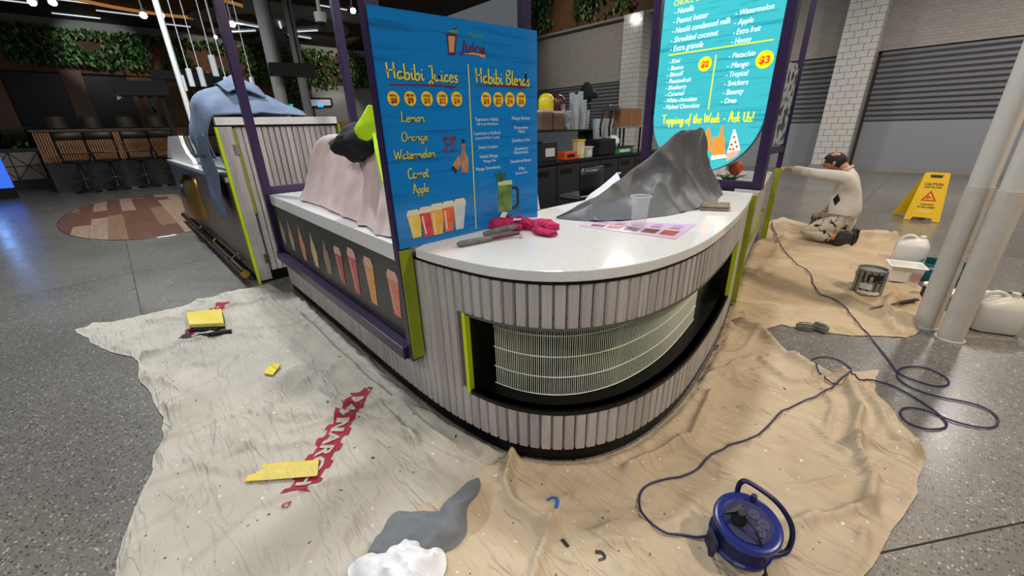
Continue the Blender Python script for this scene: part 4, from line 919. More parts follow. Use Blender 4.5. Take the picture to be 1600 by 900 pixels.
# fuchsia rag, worn handle tool
rg = thing('fuchsia_rag', G(815, 352, TZ1), 'crumpled fuchsia rag on the worktop against the blue board', 'rag')
for i, (px, py, rx_, ry_, rz_) in enumerate(((790, 352, .09, .05, .03), (820, 350, .10, .07, .035), (845, 352, .08, .06, .028), (850, 362, .07, .03, .015), (765, 350, .05, .03, .02))):
    c = G(px, py, TZ1+.018); blob('fold', c, (rx_, ry_, rz_), m_fuchsia, rg, .5, 24, i*3.1, flat=-.016, sub=4)
MB().beam(G(802, 343, TZ1+.055), G(846, 341, TZ1+.055), .012, .008).build('hem', m_whitecloth, rg); MB().beam(G(785, 340, TZ1+.055), G(789, 332, TZ1+.075), .03, .006).build('loop', m_pink, rg)
tl = thing('paint_scraper', G(752, 378, TZ1), 'paint-stained scraper with thick grey handle on the worktop', 'tool')
a, b, c = G(715, 382, TZ1+.016), G(768, 372, TZ1+.016), G(812, 364, TZ1+.02)
MB().tube([a, a.lerp(b, .08), a.lerp(b, .5), b], [.010, .0155, .0155, .013], 12).build('grip', m_tool, tl, smooth=True)
MB().tube([b, b.lerp(c, .6), c], [.011, .010, .008], 10).build('shank', M('maroon_handle', '#5c2630', .5), tl, smooth=True)
MB().tube([G(755, 366, TZ1+.02), G(783, 359, TZ1+.035), G(806, 354, TZ1+.03)], [.012, .018, .014], 10).build('head', m_tool, tl, smooth=True)
MB().beam(c, G(815, 371, TZ1+.006), .012, .01).build('hook', m_steel, tl)
# small plant peeping out behind the sign
pt = thing('potted_plant', (-1.3, 3.95, .96), 'small leafy plant with an orange flower behind the lit sign', 'plant')
MB().lathe([(.05, 0), (.06, .1), (.055, .11)], (-1.3, 3.95, .86), 14).build('pot', m_blackmat, pt)
for k in range(9):
    a = k*.7; d = Vector((math.cos(a), math.sin(a), .6)).normalized(); e = Vector((-d.y, d.x, 0)).normalized(); o = Vector((-1.3, 3.95, .97)); L = .16
    MB().grid([[o-e*.008, o+e*.008], [o+d*L*.5-e*.04+Vector((0,0,.03)), o+d*L*.5+e*.04+Vector((0,0,.03))], [o+d*L-e*.004, o+d*L+e*.004]]).build('leaf', M('plant_leaf', '#2d5a26', .4) if k == 0 else bpy.data.materials['plant_leaf'], pt, smooth=True, solid=.002)
blob('flower', (-1.25, 3.9, 1.12), (.05, .04, .05), M('flower_rust', '#b5522a', .6), pt, .4, 20, 2, sub=3)

# ================================================================== KIOSK INTERIOR
XI = -4.62
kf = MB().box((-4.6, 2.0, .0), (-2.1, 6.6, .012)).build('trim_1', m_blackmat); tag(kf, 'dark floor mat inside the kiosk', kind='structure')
bc = thing('back_bench', (-5.0, 6.8, 0), 'charcoal back bench with flat cabinet doors inside the kiosk', 'bench')
MB().box((-5.35, 4.2, .012), (XI-.03, 9.3, .90)).build('carcass', m_blackmat, bc)
MB().box((-5.4, 4.2, .90), (XI, 9.3, .945)).build('bench_top', M('bench_top', '#1b1b1d', .15), bc)
y = 4.24
while y < 9.2:
    d = MB().box((XI-.03, y, .1), (XI-.008, y+.62, .86)).build('door', m_cab, bc, bevel=.003)
    MB().box((XI-.008, y+.08, .72), (XI-.002, y+.4, .80)).build('pull', m_black, d); y += .65
sh = thing('back_shelf', (-5.15, 6.1, .945), 'dark shelf above the bench carrying cups and jugs', 'shelf')
MB().box((-5.35, 5.0, 1.41), (-4.95, 7.05, 1.44)).build('board', m_blackmat, sh)
for yy in (5.02, 7.0): MB().box((-5.33, yy, .945), (-4.97, yy+.03, 1.41)).build('support', m_blackmat, sh)
ZS = 1.44; XS = -5.08
def at_shelf(px): return PX(px, 200, XS).y
def jug(px0, px1, pytop, mat, label, base=ZS, x=XS):
    y0_, y1_ = PX(px0, 180, x).y, PX(px1, 180, x).y; t_ = PX((px0+px1)/2, pytop, x).z; r = (y1_-y0_)/2; c = Vector((x, (y0_+y1_)/2, base))
    t = thing('juice_jug', c, label, 'jug'); h = t_-base
    MB().lathe([(r*.9, 0), (r, .02), (r, h*.62), (r*.75, h*.8), (r*.32, h*.9)], c, 16).build('body', mat, t, smooth=True)
    MB().lathe([(r*.36, h*.9), (r*.36, h)], c, 12).build('cap', m_blackmat, t)
    MB().tube([c+Vector((r*.9, 0, h*.5)), c+Vector((r*1.3, 0, h*.6)), c+Vector((r*.8, 0, h*.8))], .015, 6).build('handle', mat, t)
def disp(px0, px1, pytop, mat, label):
    y0_, y1_ = PX(px0, 190, XS).y, PX(px1, 190, XS).y; h = PX(px0, pytop, XS).z-ZS
    t = thing('canister', (XS, (y0_+y1_)/2, ZS), label, 'canister'); MB().box((XS-.12, y0_, ZS), (XS+.12, y1_, ZS+h*.86)).build('body', mat, t, bevel=.02)
    MB().box((XS-.125, y0_-.004, ZS+h*.86), (XS+.125, y1_+.004, ZS+h)).build('lid', M('canister_lid', '#b9a9a0', .4) , t, bevel=.01)
m_brn = M('brown_jar', '#5a4438', .3, var=('#6e5848', 8))
disp(839, 855.5, 172, m_brn, 'brown canister with pale lid, nearest the blue board'); disp(858, 873, 174, m_brn, 'brown canister with pale lid below the dark red jug')
# crate lifting the jugs behind the canisters
cr_ = thing('riser_box', (-5.26, 5.9, ZS), 'dark riser box under the yellow and red juice jugs', 'box'); yA, yB = PX(838, 190, -5.27).y, PX(884, 190, -5.27).y
MB().box((-5.345, yA, ZS), (-5.215, yB, ZS+.28)).build('shell', m_blackmat, cr_, bevel=.01); MB().box((-5.214, yA+.1, ZS+.1), (-5.208, yB-.1, ZS+.16)).build('grip_slot', m_cab, cr_)
jug(845, 861, 142, M('juice_yellow', '#d9c41e', .3), 'bright yellow juice jug on the back shelf', ZS+.28, -5.28)
jug(860.5, 877, 143, M('juice_red', '#4a1a24', .3), 'dark red juice jug beside the yellow jug', ZS+.28, -5.28)
m_cupst = M('clear_cups', '#c8d0d4', .12, alpha=.55)
def cupstack(px, pytop, r, label, mat=m_cupst, dx=0):
    x = XS+dx; y_ = PX(px, 190, x).y; h = PX(px, pytop, x).z-ZS; c = Vector((x, y_, ZS)); t = thing('cup_stack', c, label, 'cups', 'cup stacks on the back shelf')
    MB().lathe([(r*.78, 0), (r, h*.3), (r, h)], c, 14).build('stack', mat, t, smooth=True)
    for k in range(6): MB().lathe([(r*1.04, 0), (r*1.06, .008), (r*1.04, .016)], c+Vector((0, 0, h*(.35+.12*k))), 14).build('rim', mat, t)
m_print = M('patterned_cups', '#d0d4dc', .4, var=('#22242c', 14)); 
cupstack(887, 172, .055, 'stack of black and white patterned cups on the back shelf', m_print, .08)
cupstack(878, 163, .05, 'shorter tilted stack of patterned cups by the red jug', m_print, -.06)
for i, (px, pt_) in enumerate(((893, 145), (900, 148), (906, 143), (911.5, 156), (917, 172))): cupstack(px, pt_, .052, ('tall clear cup stack next to the patterned cups', 'second clear cup stack from the patterned cups', 'tallest clear cup stack in the middle of the row', 'clear cup stack with white lids near the fan', 'short clear cup stack at the end of the shelf')[i], m_cupst, (-.08, .08, -.1, .06, -.02)[i])
# black pedestal fan
fc = PX(917, 145, -5.25); fn = thing('desk_fan', (-5.25, fc.y, .945), 'black pedestal fan head turned sideways above the cups', 'fan')
MB().tube([(-5.25, fc.y+.12, .945), (-5.25, fc.y+.1, fc.z-.2)], .03, 8).build('stem', m_blackmat, fn)
MB().lathe([(.16, 0), (.16, .02)], (-5.25, fc.y+.12, .945), 20).build('base', m_blackmat, fn)
hd = MB().lathe([(.05, -.06), (.16, -.04), (.19, 0), (.16, .04), (.07, .07)], fc, 24, axis=(.25, .95, .1)).build('cage', m_blackmat, fn, smooth=True)
MB().tube([fc+Vector((-.03, .1, 0)), fc+Vector((-.06, .36, -.03))], [.10, .07], 12).build('motor', m_blackmat, fn, smooth=True)
# cardboard box on a raised stand
b0, b1 = PX(956, 198, -4.95), PX(990, 170, -4.95)
sd = thing('bench_stand', (-4.95, (b0.y+b1.y)/2, .945), 'dark wire stand under the cardboard box', 'stand')
for yy in (b0.y, b1.y):
    for xx in (-5.15, -4.75): MB().box((xx-.015, yy-.015, .945), (xx+.015, yy+.015, b0.z-.02)).build('leg', m_blackmat, sd)
MB().box((-5.18, b0.y-.03, b0.z-.03), (-4.72, b1.y+.5, b0.z)).build('shelf', m_ceil2, sd)
cx_ = thing('cardboard_box', (-4.95, (b0.y+b1.y)/2, b0.z), 'brown cardboard box in front of the tiled pillar', 'box')
MB().box((-5.15, b0.y, b0.z), (-4.75, b1.y, b1.z)).build('carton', m_cardboard, cx_, bevel=.004); MB().box((-4.752, (b0.y+b1.y)/2-.03, b0.z), (-4.745, (b0.y+b1.y)/2+.03, b1.z+.002)).build('tape', M('tape', '#a98055', .3), cx_)
# blender and bench-top items
bl = PX(940, 238, -4.85); bt_ = thing('blender', (-4.85, bl.y, .945), 'black bar blender with clear jar on the back bench', 'blender')
MB().box((-5.0, bl.y-.28, .945), (-4.7, bl.y+.28, 1.25)).build('base', m_blackmat, bt_, bevel=.03)
for k, dy in enumerate((-.16, .14)):
    MB().lathe([(.09, 0), (.12, .35), (.12, .36)], (-4.85, bl.y+dy, 1.26), 14).build('jar', m_cupst, bt_, smooth=True); MB().tube([(-4.75, bl.y+dy-.05, 1.3), (-4.72, bl.y+dy-.12, 1.45), (-4.75, bl.y+dy+.0, 1.75)], .02, 6).build('arm', m_blackmat, bt_)
MB().box((-4.95, bl.y+.02, 1.75), (-4.72, bl.y+.35, 1.86)).build('hood', M('hood_grey', '#3d4048', .3), bt_, bevel=.02)
def item(px0, px1, py0, py1, name, mat, label, cat, x=-4.75, extra=None):
    a, b = PX(px0, py1, x), PX(px1, py0, x); t = thing(name, (x, (a.y+b.y)/2, .945), label, cat); z1_ = .945+(b.z-a.z)
    MB().box((x-.1, a.y, .945), (x+.08, b.y, z1_)).build('body', mat, t, bevel=.01)
    if extra: MB().box((x-.11, a.y-.01, z1_), (x+.09, b.y+.01, z1_+.02)).build('lid', extra, t)
    MB().box((x+.0805, a.y+(b.y-a.y)*.2, .945+(z1_-.945)*.25), (x+.083, b.y-(b.y-a.y)*.2, .945+(z1_-.945)*.7)).build('label_print', m_blackp if extra is None else m_white, t)
item(842, 866, 217, 248, 'espresso_grinder', m_cab, 'dark boxy grinder beside the blue board', 'machine', -4.85, m_steel)
item(877, 897, 226, 240, 'orange_carton', M('carton_orange', '#d8521e', .5), 'small orange carton with black print on the back bench', 'carton')
item(901, 909, 213, 241, 'cream_carton', M('carton_cream', '#cfc08a', .5), 'tall cream carton beside the orange carton', 'carton', -4.75, m_yellow)
item(911, 921, 225, 241, 'clear_tub', M('tub_pale', '#b9bfa8', .4), 'small pale tub with white lid next to the cream carton', 'tub', -4.75, m_white)
item(957, 985, 224, 236, 'green_box', M('box_green', '#1f7a3a', .5), 'flat green box of supplies on the back bench', 'box', -4.75, m_cab)
item(866, 892, 213, 222, 'patterned_tray', m_print, 'black and white patterned tray behind the orange carton', 'tray', -5.0, m_white)
tag(blob('paper_roll', (-4.8, PX(958, 215, -4.8).y, 1.2), (.10, .12, .10), m_whitecloth, None, .2, 7, 1), 'crumpled white paper towel by the blender', 'paper')
# black chair behind the counter
cc = Vector((-3.75, 5.0, 0)); ch = thing('black_chair', cc, 'black padded chair tucked in front of the back bench', 'chair')
MB().box((cc.x-.22, cc.y-.24, .46), (cc.x+.22, cc.y+.24, .54)).build('seat', M('chair_vinyl', '#1e222a', .35), ch, bevel=.03)
rowsb = [[Vector((cc.x+.22+.05*math.sin(PI*k/8), cc.y-.26+.52*k/8, z)) for k in range(9)] for z in (.56, .7, .84, .94)]
MB().grid(rowsb).build('backrest', bpy.data.materials['chair_vinyl'], ch, smooth=True, solid=.05)
for sx in (-.19, .19):
    for sy in (-.2, .2): MB().tube([(cc.x+sx, cc.y+sy, .0135), (cc.x+sx*.95, cc.y+sy*.95, .47)], .014, 8).build('leg', m_steel, ch)

# ================================================================== DROP CLOTHS
def seg_dist(p, a, b):
    ab = b-a; t = max(0, min(1, (p-a).dot(ab)/max(ab.length_squared, 1e-9))); return (p-(a+ab*t)).length
def inside(o, x, y):
    c = False; n = len(o)
    for i in range(n):
        a, b = o[i], o[i-1]
        if (a.y > y) != (b.y > y) and x < (b.x-a.x)*(y-a.y)/(b.y-a.y)+a.x: c = not c
    return c
class Cloth:
    def __init__(s, outline, base, seed, folds, amp=.012, freq=2.2, ang=0.4, under=None):
        s.o = [Vector((p.x, p.y)) for p in outline]; s.base = base; s.seed = seed; s.amp = amp; s.freq = freq; s.ca, s.sa = math.cos(ang), math.sin(ang); s.under = under
        s.folds = [([Vector((G(x, y).x, G(x, y).y)) for x, y in pl], w, h) for pl, w, h in folds]
        s.bb = [(min(p.x for p in f[0])-.12, max(p.x for p in f[0])+.12, min(p.y for p in f[0])-.12, max(p.y for p in f[0])+.12) for f in s.folds]
        kp = [c for c in CP[::2] if any((Vector((c.x, c.y))-q).length < .08 for q in s.o)]
        s.kick = kdtree.KDTree(len(kp))
        for i, c in enumerate(kp): s.kick.insert(Vector((c.x, c.y, 0)), i)
        s.kick.balance(); ed = []
        for i in range(len(s.o)):
            a, b = s.o[i], s.o[(i+1) % len(s.o)]; m = max(1, int((b-a).length/.01))
            ed += [a.lerp(b, k/m) for k in range(m)]
        s.edge = kdtree.KDTree(len(ed))
        for i, c in enumerate(ed): s.edge.insert(Vector((c.x, c.y, 0)), i)
        s.edge.balance()
    def h(s, x, y):
        wv = nvec(Vector((x*1.6, y*1.6, s.seed)))*.28; X, Y = x+wv.x, y+wv.y
        u, v = X*s.ca+Y*s.sa, -X*s.sa+Y*s.ca; fq = s.freq
        rid = lambda n, k: max(0, 1-k*abs(n))**1.3
        env = max(0, .45+noise.noise(Vector((x*1.7, y*1.7, s.seed+11)))*1.5); env2 = max(0, .4+noise.noise(Vector((x*1.5, y*1.5, s.seed+17)))*1.5); env3 = max(0, .4+noise.noise(Vector((x*2.6, y*2.6, s.seed+31)))*1.6)
        z = s.amp*1.5*(rid(noise.noise(Vector((u*fq*.8, v*fq*2.2, s.seed+3))), 3.2)*env+rid(noise.noise(Vector((v*fq*.9, u*fq*2.4, s.seed+7))), 3.2)*env2*.8)
        z += s.amp*.75*rid(noise.noise(Vector((u*fq*2.2, v*fq*4.6, s.seed+23))), 2.6)*env3+s.amp*.5*(.5+noise.noise(Vector((x*3, y*3, s.seed))))
        p = Vector((x, y)); p3 = Vector((x, y, 0))
        dk = s.kick.find(p3)[2]
        if dk is not None and dk < .3: z += (.012+.022*noise.noise(Vector((x*9, y*9, s.seed))))*math.exp(-((dk-.05)/.035)**2)
        for (pl, w, hh), (a, b, c, d) in zip(s.folds, s.bb):
            if a < x < b and c < y < d:
                dd = min(seg_dist(p, pl[i], pl[i+1]) for i in range(len(pl)-1)); z += 1.35*hh*math.exp(-(dd/w)**1.5)
        e = min(1, s.edge.find(p3)[2]/.05); e = e*e*(3-2*e)
        z = s.base+max(0, z)*(.12+.88*e)
        if s.under is not None and inside(s.under.o, x, y): z += s.under.h(x, y)
        return z
    def build(s, name, mat, step, label):
        bm = bmesh.new(); bm.faces.new([bm.verts.new((p.x, p.y, 0)) for p in s.o]); bmesh.ops.triangulate(bm, faces=bm.faces[:])
        xs_ = [p.x for p in s.o]; ys_ = [p.y for p in s.o]
        for lo, hi, ax in ((min(xs_), max(xs_), 0), (min(ys_), max(ys_), 1)):
            t = math.ceil(lo/step)*step
            while t < hi:
                co = [0, 0, 0]; no = [0, 0, 0]; co[ax] = t; no[ax] = 1
                bmesh.ops.bisect_plane(bm, geom=bm.verts[:]+bm.edges[:]+bm.faces[:], plane_co=co, plane_no=no); t += step
        bmesh.ops.remove_doubles(bm, verts=bm.verts, dist=step*.05)
        for v in bm.verts: v.co.z = s.h(v.co.x, v.co.y)
        me = bpy.data.meshes.new(name); bm.to_mesh(me); bm.free(); me.materials.append(mat)
        for p in me.polygons: p.use_smooth = True
        o = bpy.data.objects.new(name, me); COL.objects.link(o); return tag(o, label, 'drop cloth')
def wig(pts, amp, n, seed):
    """photo outline to the floor, densified with small cloth-edge wobble"""
    P = [path(y, .025)[0] if x == 's' else G(x, y) for x, y in pts]; out = []
    for i in range(len(P)):
        a, b = P[i], P[(i+1) % len(P)]
        for k in range(n):
            if pts[i][0] == 's' and pts[(i+1) % len(P)][0] == 's':
                out.append(path(pts[i][1]+(pts[(i+1) % len(P)][1]-pts[i][1])*k/n, .006)[0]); continue
            q = a.lerp(b, k/n); w_ = nvec(Vector((q.x*7, q.y*7, seed)))*amp*(1 if k else .4); out.append(q+Vector((w_.x, w_.y, 0)))
    return out
def keep_off(pts, off=.005):
    """push outline points out of the counter"""
    out = []
    for p in pts:
        best = min(range(0, len(CP), 2), key=lambda i: (CP[i]-Vector((p.x, p.y, 0))).length_squared); c = CP[best]; i0, i1 = max(0, best-5), min(len(CP)-1, best+5); tg_ = (CP[i1]-CP[i0]).normalized(); n_ = Vector((tg_.y, -tg_.x, 0))
        d = (Vector((p.x, p.y, 0))-c).dot(n_)
        q = p
        if d < off and (p-c).length < .5: q = p+n_*(off-d)
        out.append(q)
    return out
outA = [(117,515),(200,499),(290,478),(350,460),(420,444),(440,458),('s',.15),('s',.6),('s',1.0),('s',1.4),('s',1.8),('s',2.2),('s',2.6),('s',2.9),('s',3.15),('s',3.35),(800,760),(760,800),(700,860),(640,985),(400,985),(178,985),(186,890),(196,838),(217,786),(240,735),(256,680),(246,640),(218,590),(216,566),(150,541)]
outB = [('s',3.3),('s',3.5),('s',3.75),('s',4.0),('s',4.3),('s',4.6),('s',4.9),('s',5.15),(1140,503),(1190,518),(1232,556),(1300,592),(1330,582),(1372,579),(1366,612),(1400,650),(1448,712),(1436,742),(1428,778),(1392,830),(1350,900),(1300,990),(900,1000),(600,1000),(556,905),(590,845),(650,800),(705,790),(742,752),(760,730)]
outC = [('s',5.2),('s',5.7),('s',6.3),('s',7.0),('s',7.8),('s',8.4),(1203,346),(1222,340),(1300,360),(1385,360),(1408,372),(1400,395),(1388,418),(1440,450),(1450,488),(1436,520),(1418,529),(1300,522),(1220,508)]
A = Cloth(keep_off(wig(outA, .03, 5, 1)), .004, 1.0, [([(235,512),(300,500),(370,480),(430,470)],.022,.03),([(215,568),(260,545),(320,540)],.02,.03),([(470,500),(540,570),(600,625),(700,700)],.03,.04),([(500,640),(560,660),(640,690),(720,730)],.018,.022),([(560,600),(610,660),(650,700)],.02,.03),
    ([(250,640),(330,600),(370,560)],.016,.016),([(260,690),(380,650),(480,640)],.018,.016),([(230,760),(330,730),(420,690),(560,650)],.015,.014),([(300,880),(400,800),(520,760),(600,750)],.018,.02),([(420,470),(455,500),(480,520)],.02,.03),([(300,520),(420,515),(470,512)],.012,.014)], .025, 1.9, .35)
B = Cloth(keep_off(wig(outB, .02, 5, 5)), .005, 9.0, [([(745,745),(705,790),(640,790),(590,850)],.025,.04),([(800,725),(790,770),(800,800),(860,835)],.022,.045),([(860,835),(840,880),(830,930)],.02,.03),([(1100,600),(1180,560),(1230,600),(1310,600)],.02,.03),([(1140,505),(1190,525),(1240,565),(1310,600)],.03,.05),
    ([(1320,600),(1340,650),(1330,700),(1360,760),(1350,800)],.022,.05),([(1350,800),(1290,815),(1230,830)],.02,.03),([(1330,700),(1400,710),(1445,715)],.028,.045),([(1340,610),(1360,640),(1400,700)],.02,.035),([(1160,640),(1260,660),(1320,715)],.013,.018),([(1140,700),(1240,690),(1320,740)],.012,.016),([(980,740),(1080,690),(1110,620)],.025,.04),([(1230,770),(1290,760),(1345,755)],.012,.018),([(1280,600),(1300,640),(1290,680)],.014,.02)], .018, 2.1, 1.1, under=A)
C = Cloth(keep_off(wig(outC, .04, 4, 8)), .004, 5.0, [([(1330,372),(1370,375),(1408,380)],.05,.06),([(1320,390),(1360,385),(1395,378)],.04,.04),([(1390,470),(1380,500),(1400,525)],.025,.05),([(1400,475),(1440,470)],.03,.05),([(1405,500),(1430,520)],.03,.05),([(1160,495),(1240,500),(1300,490)],.02,.025),([(1230,360),(1210,400),(1180,440)],.03,.02),([(1240,420),(1300,440),(1340,470)],.025,.02)], .022, 1.3, .9)
A.build('drop_cloth', m_cloth_a, .013, 'grey-beige paint-specked drop cloth with red lettering at the left')
B.build('drop_cloth', m_cloth_b, .013, 'tan drop cloth under the blue cable reel')
C.build('drop_cloth', m_cloth_c, .028, 'sand-coloured drop cloth under the kneeling painter')
def gh(x, y):
    """height of whatever lies on the floor here"""
    z = 0
    for c in (A, B, C):
        if inside(c.o, x, y): z = max(z, c.h(x, y))
    return z
def onfloor(px, py, dz=0):
    p = G(px, py)
    for _ in range(3): p = G(px, py, gh(p.x, p.y))
    return Vector((p.x, p.y, gh(p.x, p.y)+dz))
# red lettering printed on the left cloth: red band with cloth-coloured letters
LT = thing('cloth_print', onfloor(512, 700), None, None)
bpy.data.objects.remove(LT)
clA = [o for o in COL.objects if o.name == 'drop_cloth'][0]
m_redp = M('cloth_red', '#a12a3c', .9, var=('#8c2436', 12))
def laid(poly_fn, nu, nv, name, mat, parent, dz):
    rows = []
    for i in range(nu+1):
        r = []
        for j in range(nv+1):
            p = poly_fn(i/nu, j/nv); r.append(Vector((p.x, p.y, A.h(p.x, p.y)+dz)))
        rows.append(r)
    return MB().grid(rows).build(name, mat, parent, smooth=True)
e0, e1 = G(567, 618), G(464, 778); ed = (e1-e0); eL = ed.length; ed.normalize(); en = Vector((-ed.y, ed.x, 0)); hw_ = .063
def zig(u, sgn): return hw_*(1+.16*math.copysign(1, math.sin(u*44+sgn)))
band_ = laid(lambda u, v: e0+ed*(u*eL)+en*((v*2-1)*(zig(u, 0) if v > .5 else zig(u, 2))), 90, 6, 'red_print', m_redp, clA, .003)
e2, e3 = G(352, 478), G(292, 530); fd = (e3-e2).normalized(); fn_ = Vector((-fd.y, fd.x, 0)); 
laid(lambda u, v: e2+(e3-e2)*u+fn_*((v*2-1)*.05*(1+.2*math.sin(u*40))), 40, 4, 'red_print', m_redp, clA, .003)
CLOTH_TXT = []
def cloth_text(body, o, d, up, width, height, parent): CLOTH_TXT.append((body, o, d, up, width, height, parent))
cloth_text('MONARCH', e0+ed*.05-(-en)*0, ed, en, eL-.10, .075, band_)
cloth_text('®', e1+ed*.05, ed, en, .035, .035, band_)

# ---- sanding sheets, tools and rags on the cloths
def slab_on(pxs, name, mat, label, cat, th=.006, parts=None, lift=.004):
    P = [onfloor(x, y) for x, y in pxs]; z = max(p.z for p in P)+lift; t = thing(name, (sum(p.x for p in P)/len(P), sum(p.y for p in P)/len(P), z), label, cat)
    MB().prism([(p.x, p.y, z) for p in P], (0, 0, th)).build('sheet', mat, t); return t, z
t, z = slab_on([(383,755),(388,744),(403,741),(413,727),(499,722),(497,746)], 'sanding_sheet', m_yel_sand, 'long yellow sanding sheet with a tab, lying across the red lettering', 'sanding sheet')
P = [G(x, y, z+.0062) for x, y in ((416,729),(497,724),(494,744),(404,751))]; MB().prism(P, (0, 0, .0015)).build('worn_face', M('sand_worn', '#dccb78', .9, var=('#c9b65a', 14, (1, 5, 1))), t)
t, z = slab_on([(413,586),(423,571),(438,571),(434,580),(427,589)], 'sanding_sheet', M('sand_bright', '#e6cf4a', .9), 'small folded yellow sanding scrap in the middle of the left cloth', 'sanding sheet'); P = [G(x, y, z+.0062) for x, y in ((423,571),(438,571),(434,578))]; MB().prism(P, (0, 0, .006)).build('folded_corner', m_yel_sand, t)
# sanding float: yellow pad, black backing with teeth, strap
P = [onfloor(x, y) for x, y in ((294,499),(350,494),(352,512),(299,518))]; z = max(p.z for p in P); t = thing('sanding_float', P[0], 'yellow faced sanding float beside the black scraper, far left cloth', 'tool')
MB().prism([(p.x, p.y, z) for p in P], (0, 0, .02)).build('backing', m_blackmat, t); MB().prism([(p.x, p.y, z+.02) for p in P], (0, 0, .035)).build('pad', m_yel_sand, t, bevel=.006)
for k in range(6): q = P[3].lerp(P[2], .1+.14*k); MB().box((q.x-.012, q.y-.035, z), (q.x+.014, q.y-.003, z+.018)).build('tooth', m_blackmat, t)
t = thing('scraper', onfloor(325, 526), 'black handled scraper lying on the left cloth below the yellow float', 'tool'); a, b, c, d = onfloor(296, 533, .012), onfloor(312, 527, .02), onfloor(330, 526, .018), onfloor(363, 521, .018)
MB().tube([a, b, c], [.008, .012, .016], 8).build('neck', m_cab, t, smooth=True); MB().tube([c, c.lerp(d, .7), d], [.018, .022, .018], 10).build('handle', m_blackmat, t, smooth=True)
P = [onfloor(x, y, .006) for x, y in ((283,526),(296,521),(302,530),(289,534))]; MB().prism(P, (0, 0, .004)).build('blade', m_steel, t)
# grey tarp corner and white rag in front
def rag(name, pxs, mat, label, cat, seed, h=.05, fr=9):
    P = [onfloor(x, y) for x, y in pxs]; cen = sum(P, Vector())/len(P); R_ = catmull(P, 6, True); rows = []; m = len(R_)
    for k in range(0, 13):
        f_ = 1-k/12; r = []
        for p in R_:
            q = cen+(p-cen)*f_; n1 = noise.noise(Vector((q.x*fr, q.y*fr, seed))); zz = gh(q.x, q.y)+.006+h*min(1, (1-f_)*4+.05)*(.45+.75*(1-abs(n1)*1.8)+.3*noise.noise(Vector((q.x*fr*3, q.y*fr*3, seed)))); r.append(Vector((q.x, q.y, max(zz, gh(q.x, q.y)+.004))))
        rows.append(r+[r[0]])
    return tag(MB().grid(rows).build(name, mat, smooth=True), label, cat)
rag('grey_tarp', [(745,748),(748,770),(730,795),(728,838),(700,862),(640,880),(575,885),(585,850),(612,806),(655,800),(700,792)], M('tarp_grey', '#73767a', .7, var=('#63666b', 6)), 'grey tarp corner folded on the cloth in front of the counter', 'tarp', 4, .010, 7)
rag('white_rag', [(545,905),(552,882),(575,892),(598,880),(618,858),(650,847),(668,862),(692,862),(696,895),(660,930),(580,940)], m_whitecloth, 'crumpled white rag at the front edge of the grey tarp', 'rag', 7, .034, 17)
# blue tape mark and dark paint marks printed on the tan cloth
clB = [o for o in COL.objects if o.name.startswith('drop_cloth')][1]
def mark(pts, w_, mat, name):
    P = [onfloor(x, y) for x, y in pts]; P = catmull(P, 4); rows = []
    for i, p in enumerate(P):
        d = (P[min(i+1, len(P)-1)]-P[max(i-1, 0)]).normalized(); e = Vector((-d.y, d.x, 0))*w_; rows.append([Vector((q.x, q.y, gh(q.x, q.y)+.003)) for q in (p-e, p+e)])
    MB().grid(rows).build(name, mat, clB)
mark([(855,782),(864,778),(871,783),(868,795)], .008, M('blue_mark', '#2f5fae', .8), 'paint_mark'); mark([(930,862),(940,863),(945,872),(935,876)], .005, m_cab, 'paint_mark'); mark([(878,843),(888,855)], .008, m_cab, 'paint_mark')

# ---- cables
def cable(pxs, r, mat, name, label, n=10, z=None, ends=None):
    P = []
    for it in pxs: P.append(Vector(it) if len(it) == 3 else onfloor(*it))
    Q = catmull(P, n); zs = [gh(q.x, q.y)+r+.003 for q in Q]
    zs = [max(max(zs[max(0, i-2):i+3])*.5+.5*sum(zs[max(0, i-5):i+6])/len(zs[max(0, i-5):i+6]), zs[i]-.002) for i in range(len(zs))]
    Q = [Vector((q.x, q.y, z)) for q, z in zip(Q, zs)]
    return tag(MB().tube(Q, r, 8).build(name, mat, smooth=True), label, 'cable')
cable([(1112,838),(1085,842),(1055,838),(1020,822),(1001,800),(1000,775),(1015,758),(1050,750),(1085,738),(1105,718),(1135,702),(1170,692),(1195,672),(1220,648),(1255,628),(1290,612),(1310,600),(1345,597),(1380,600),(1410,612),(1440,630),(1465,648),(1478,662),(1474,670),(1450,672),(1420,663),(1407,650),(1410,640),(1430,639),(1455,646),(1490,660),(1530,669),(1553,668),(1558,655),(1540,640),(1510,630),(1470,622),(1430,610),(1405,595),(1402,582),(1415,575),(1445,576),(1475,590),(1482,600),(1470,605),(1445,601),(1405,585),(1385,560),(1360,530),(1335,500),(1305,470),(1280,460),(1270,445),(1265,430),(1240,410),(1220,385),(1207,360),(1206,348)], .0046, m_cable, 'extension_cable', 'blue extension cable winding from the reel over cloth and terrazzo')
cable([(1310,600),(1285,590),(1268,572),(1270,562),(1290,559),(1312,565),(1330,578)], .004, m_cable, 'cable_loop', 'thin dark cable loop at the edge of the tan cloth')
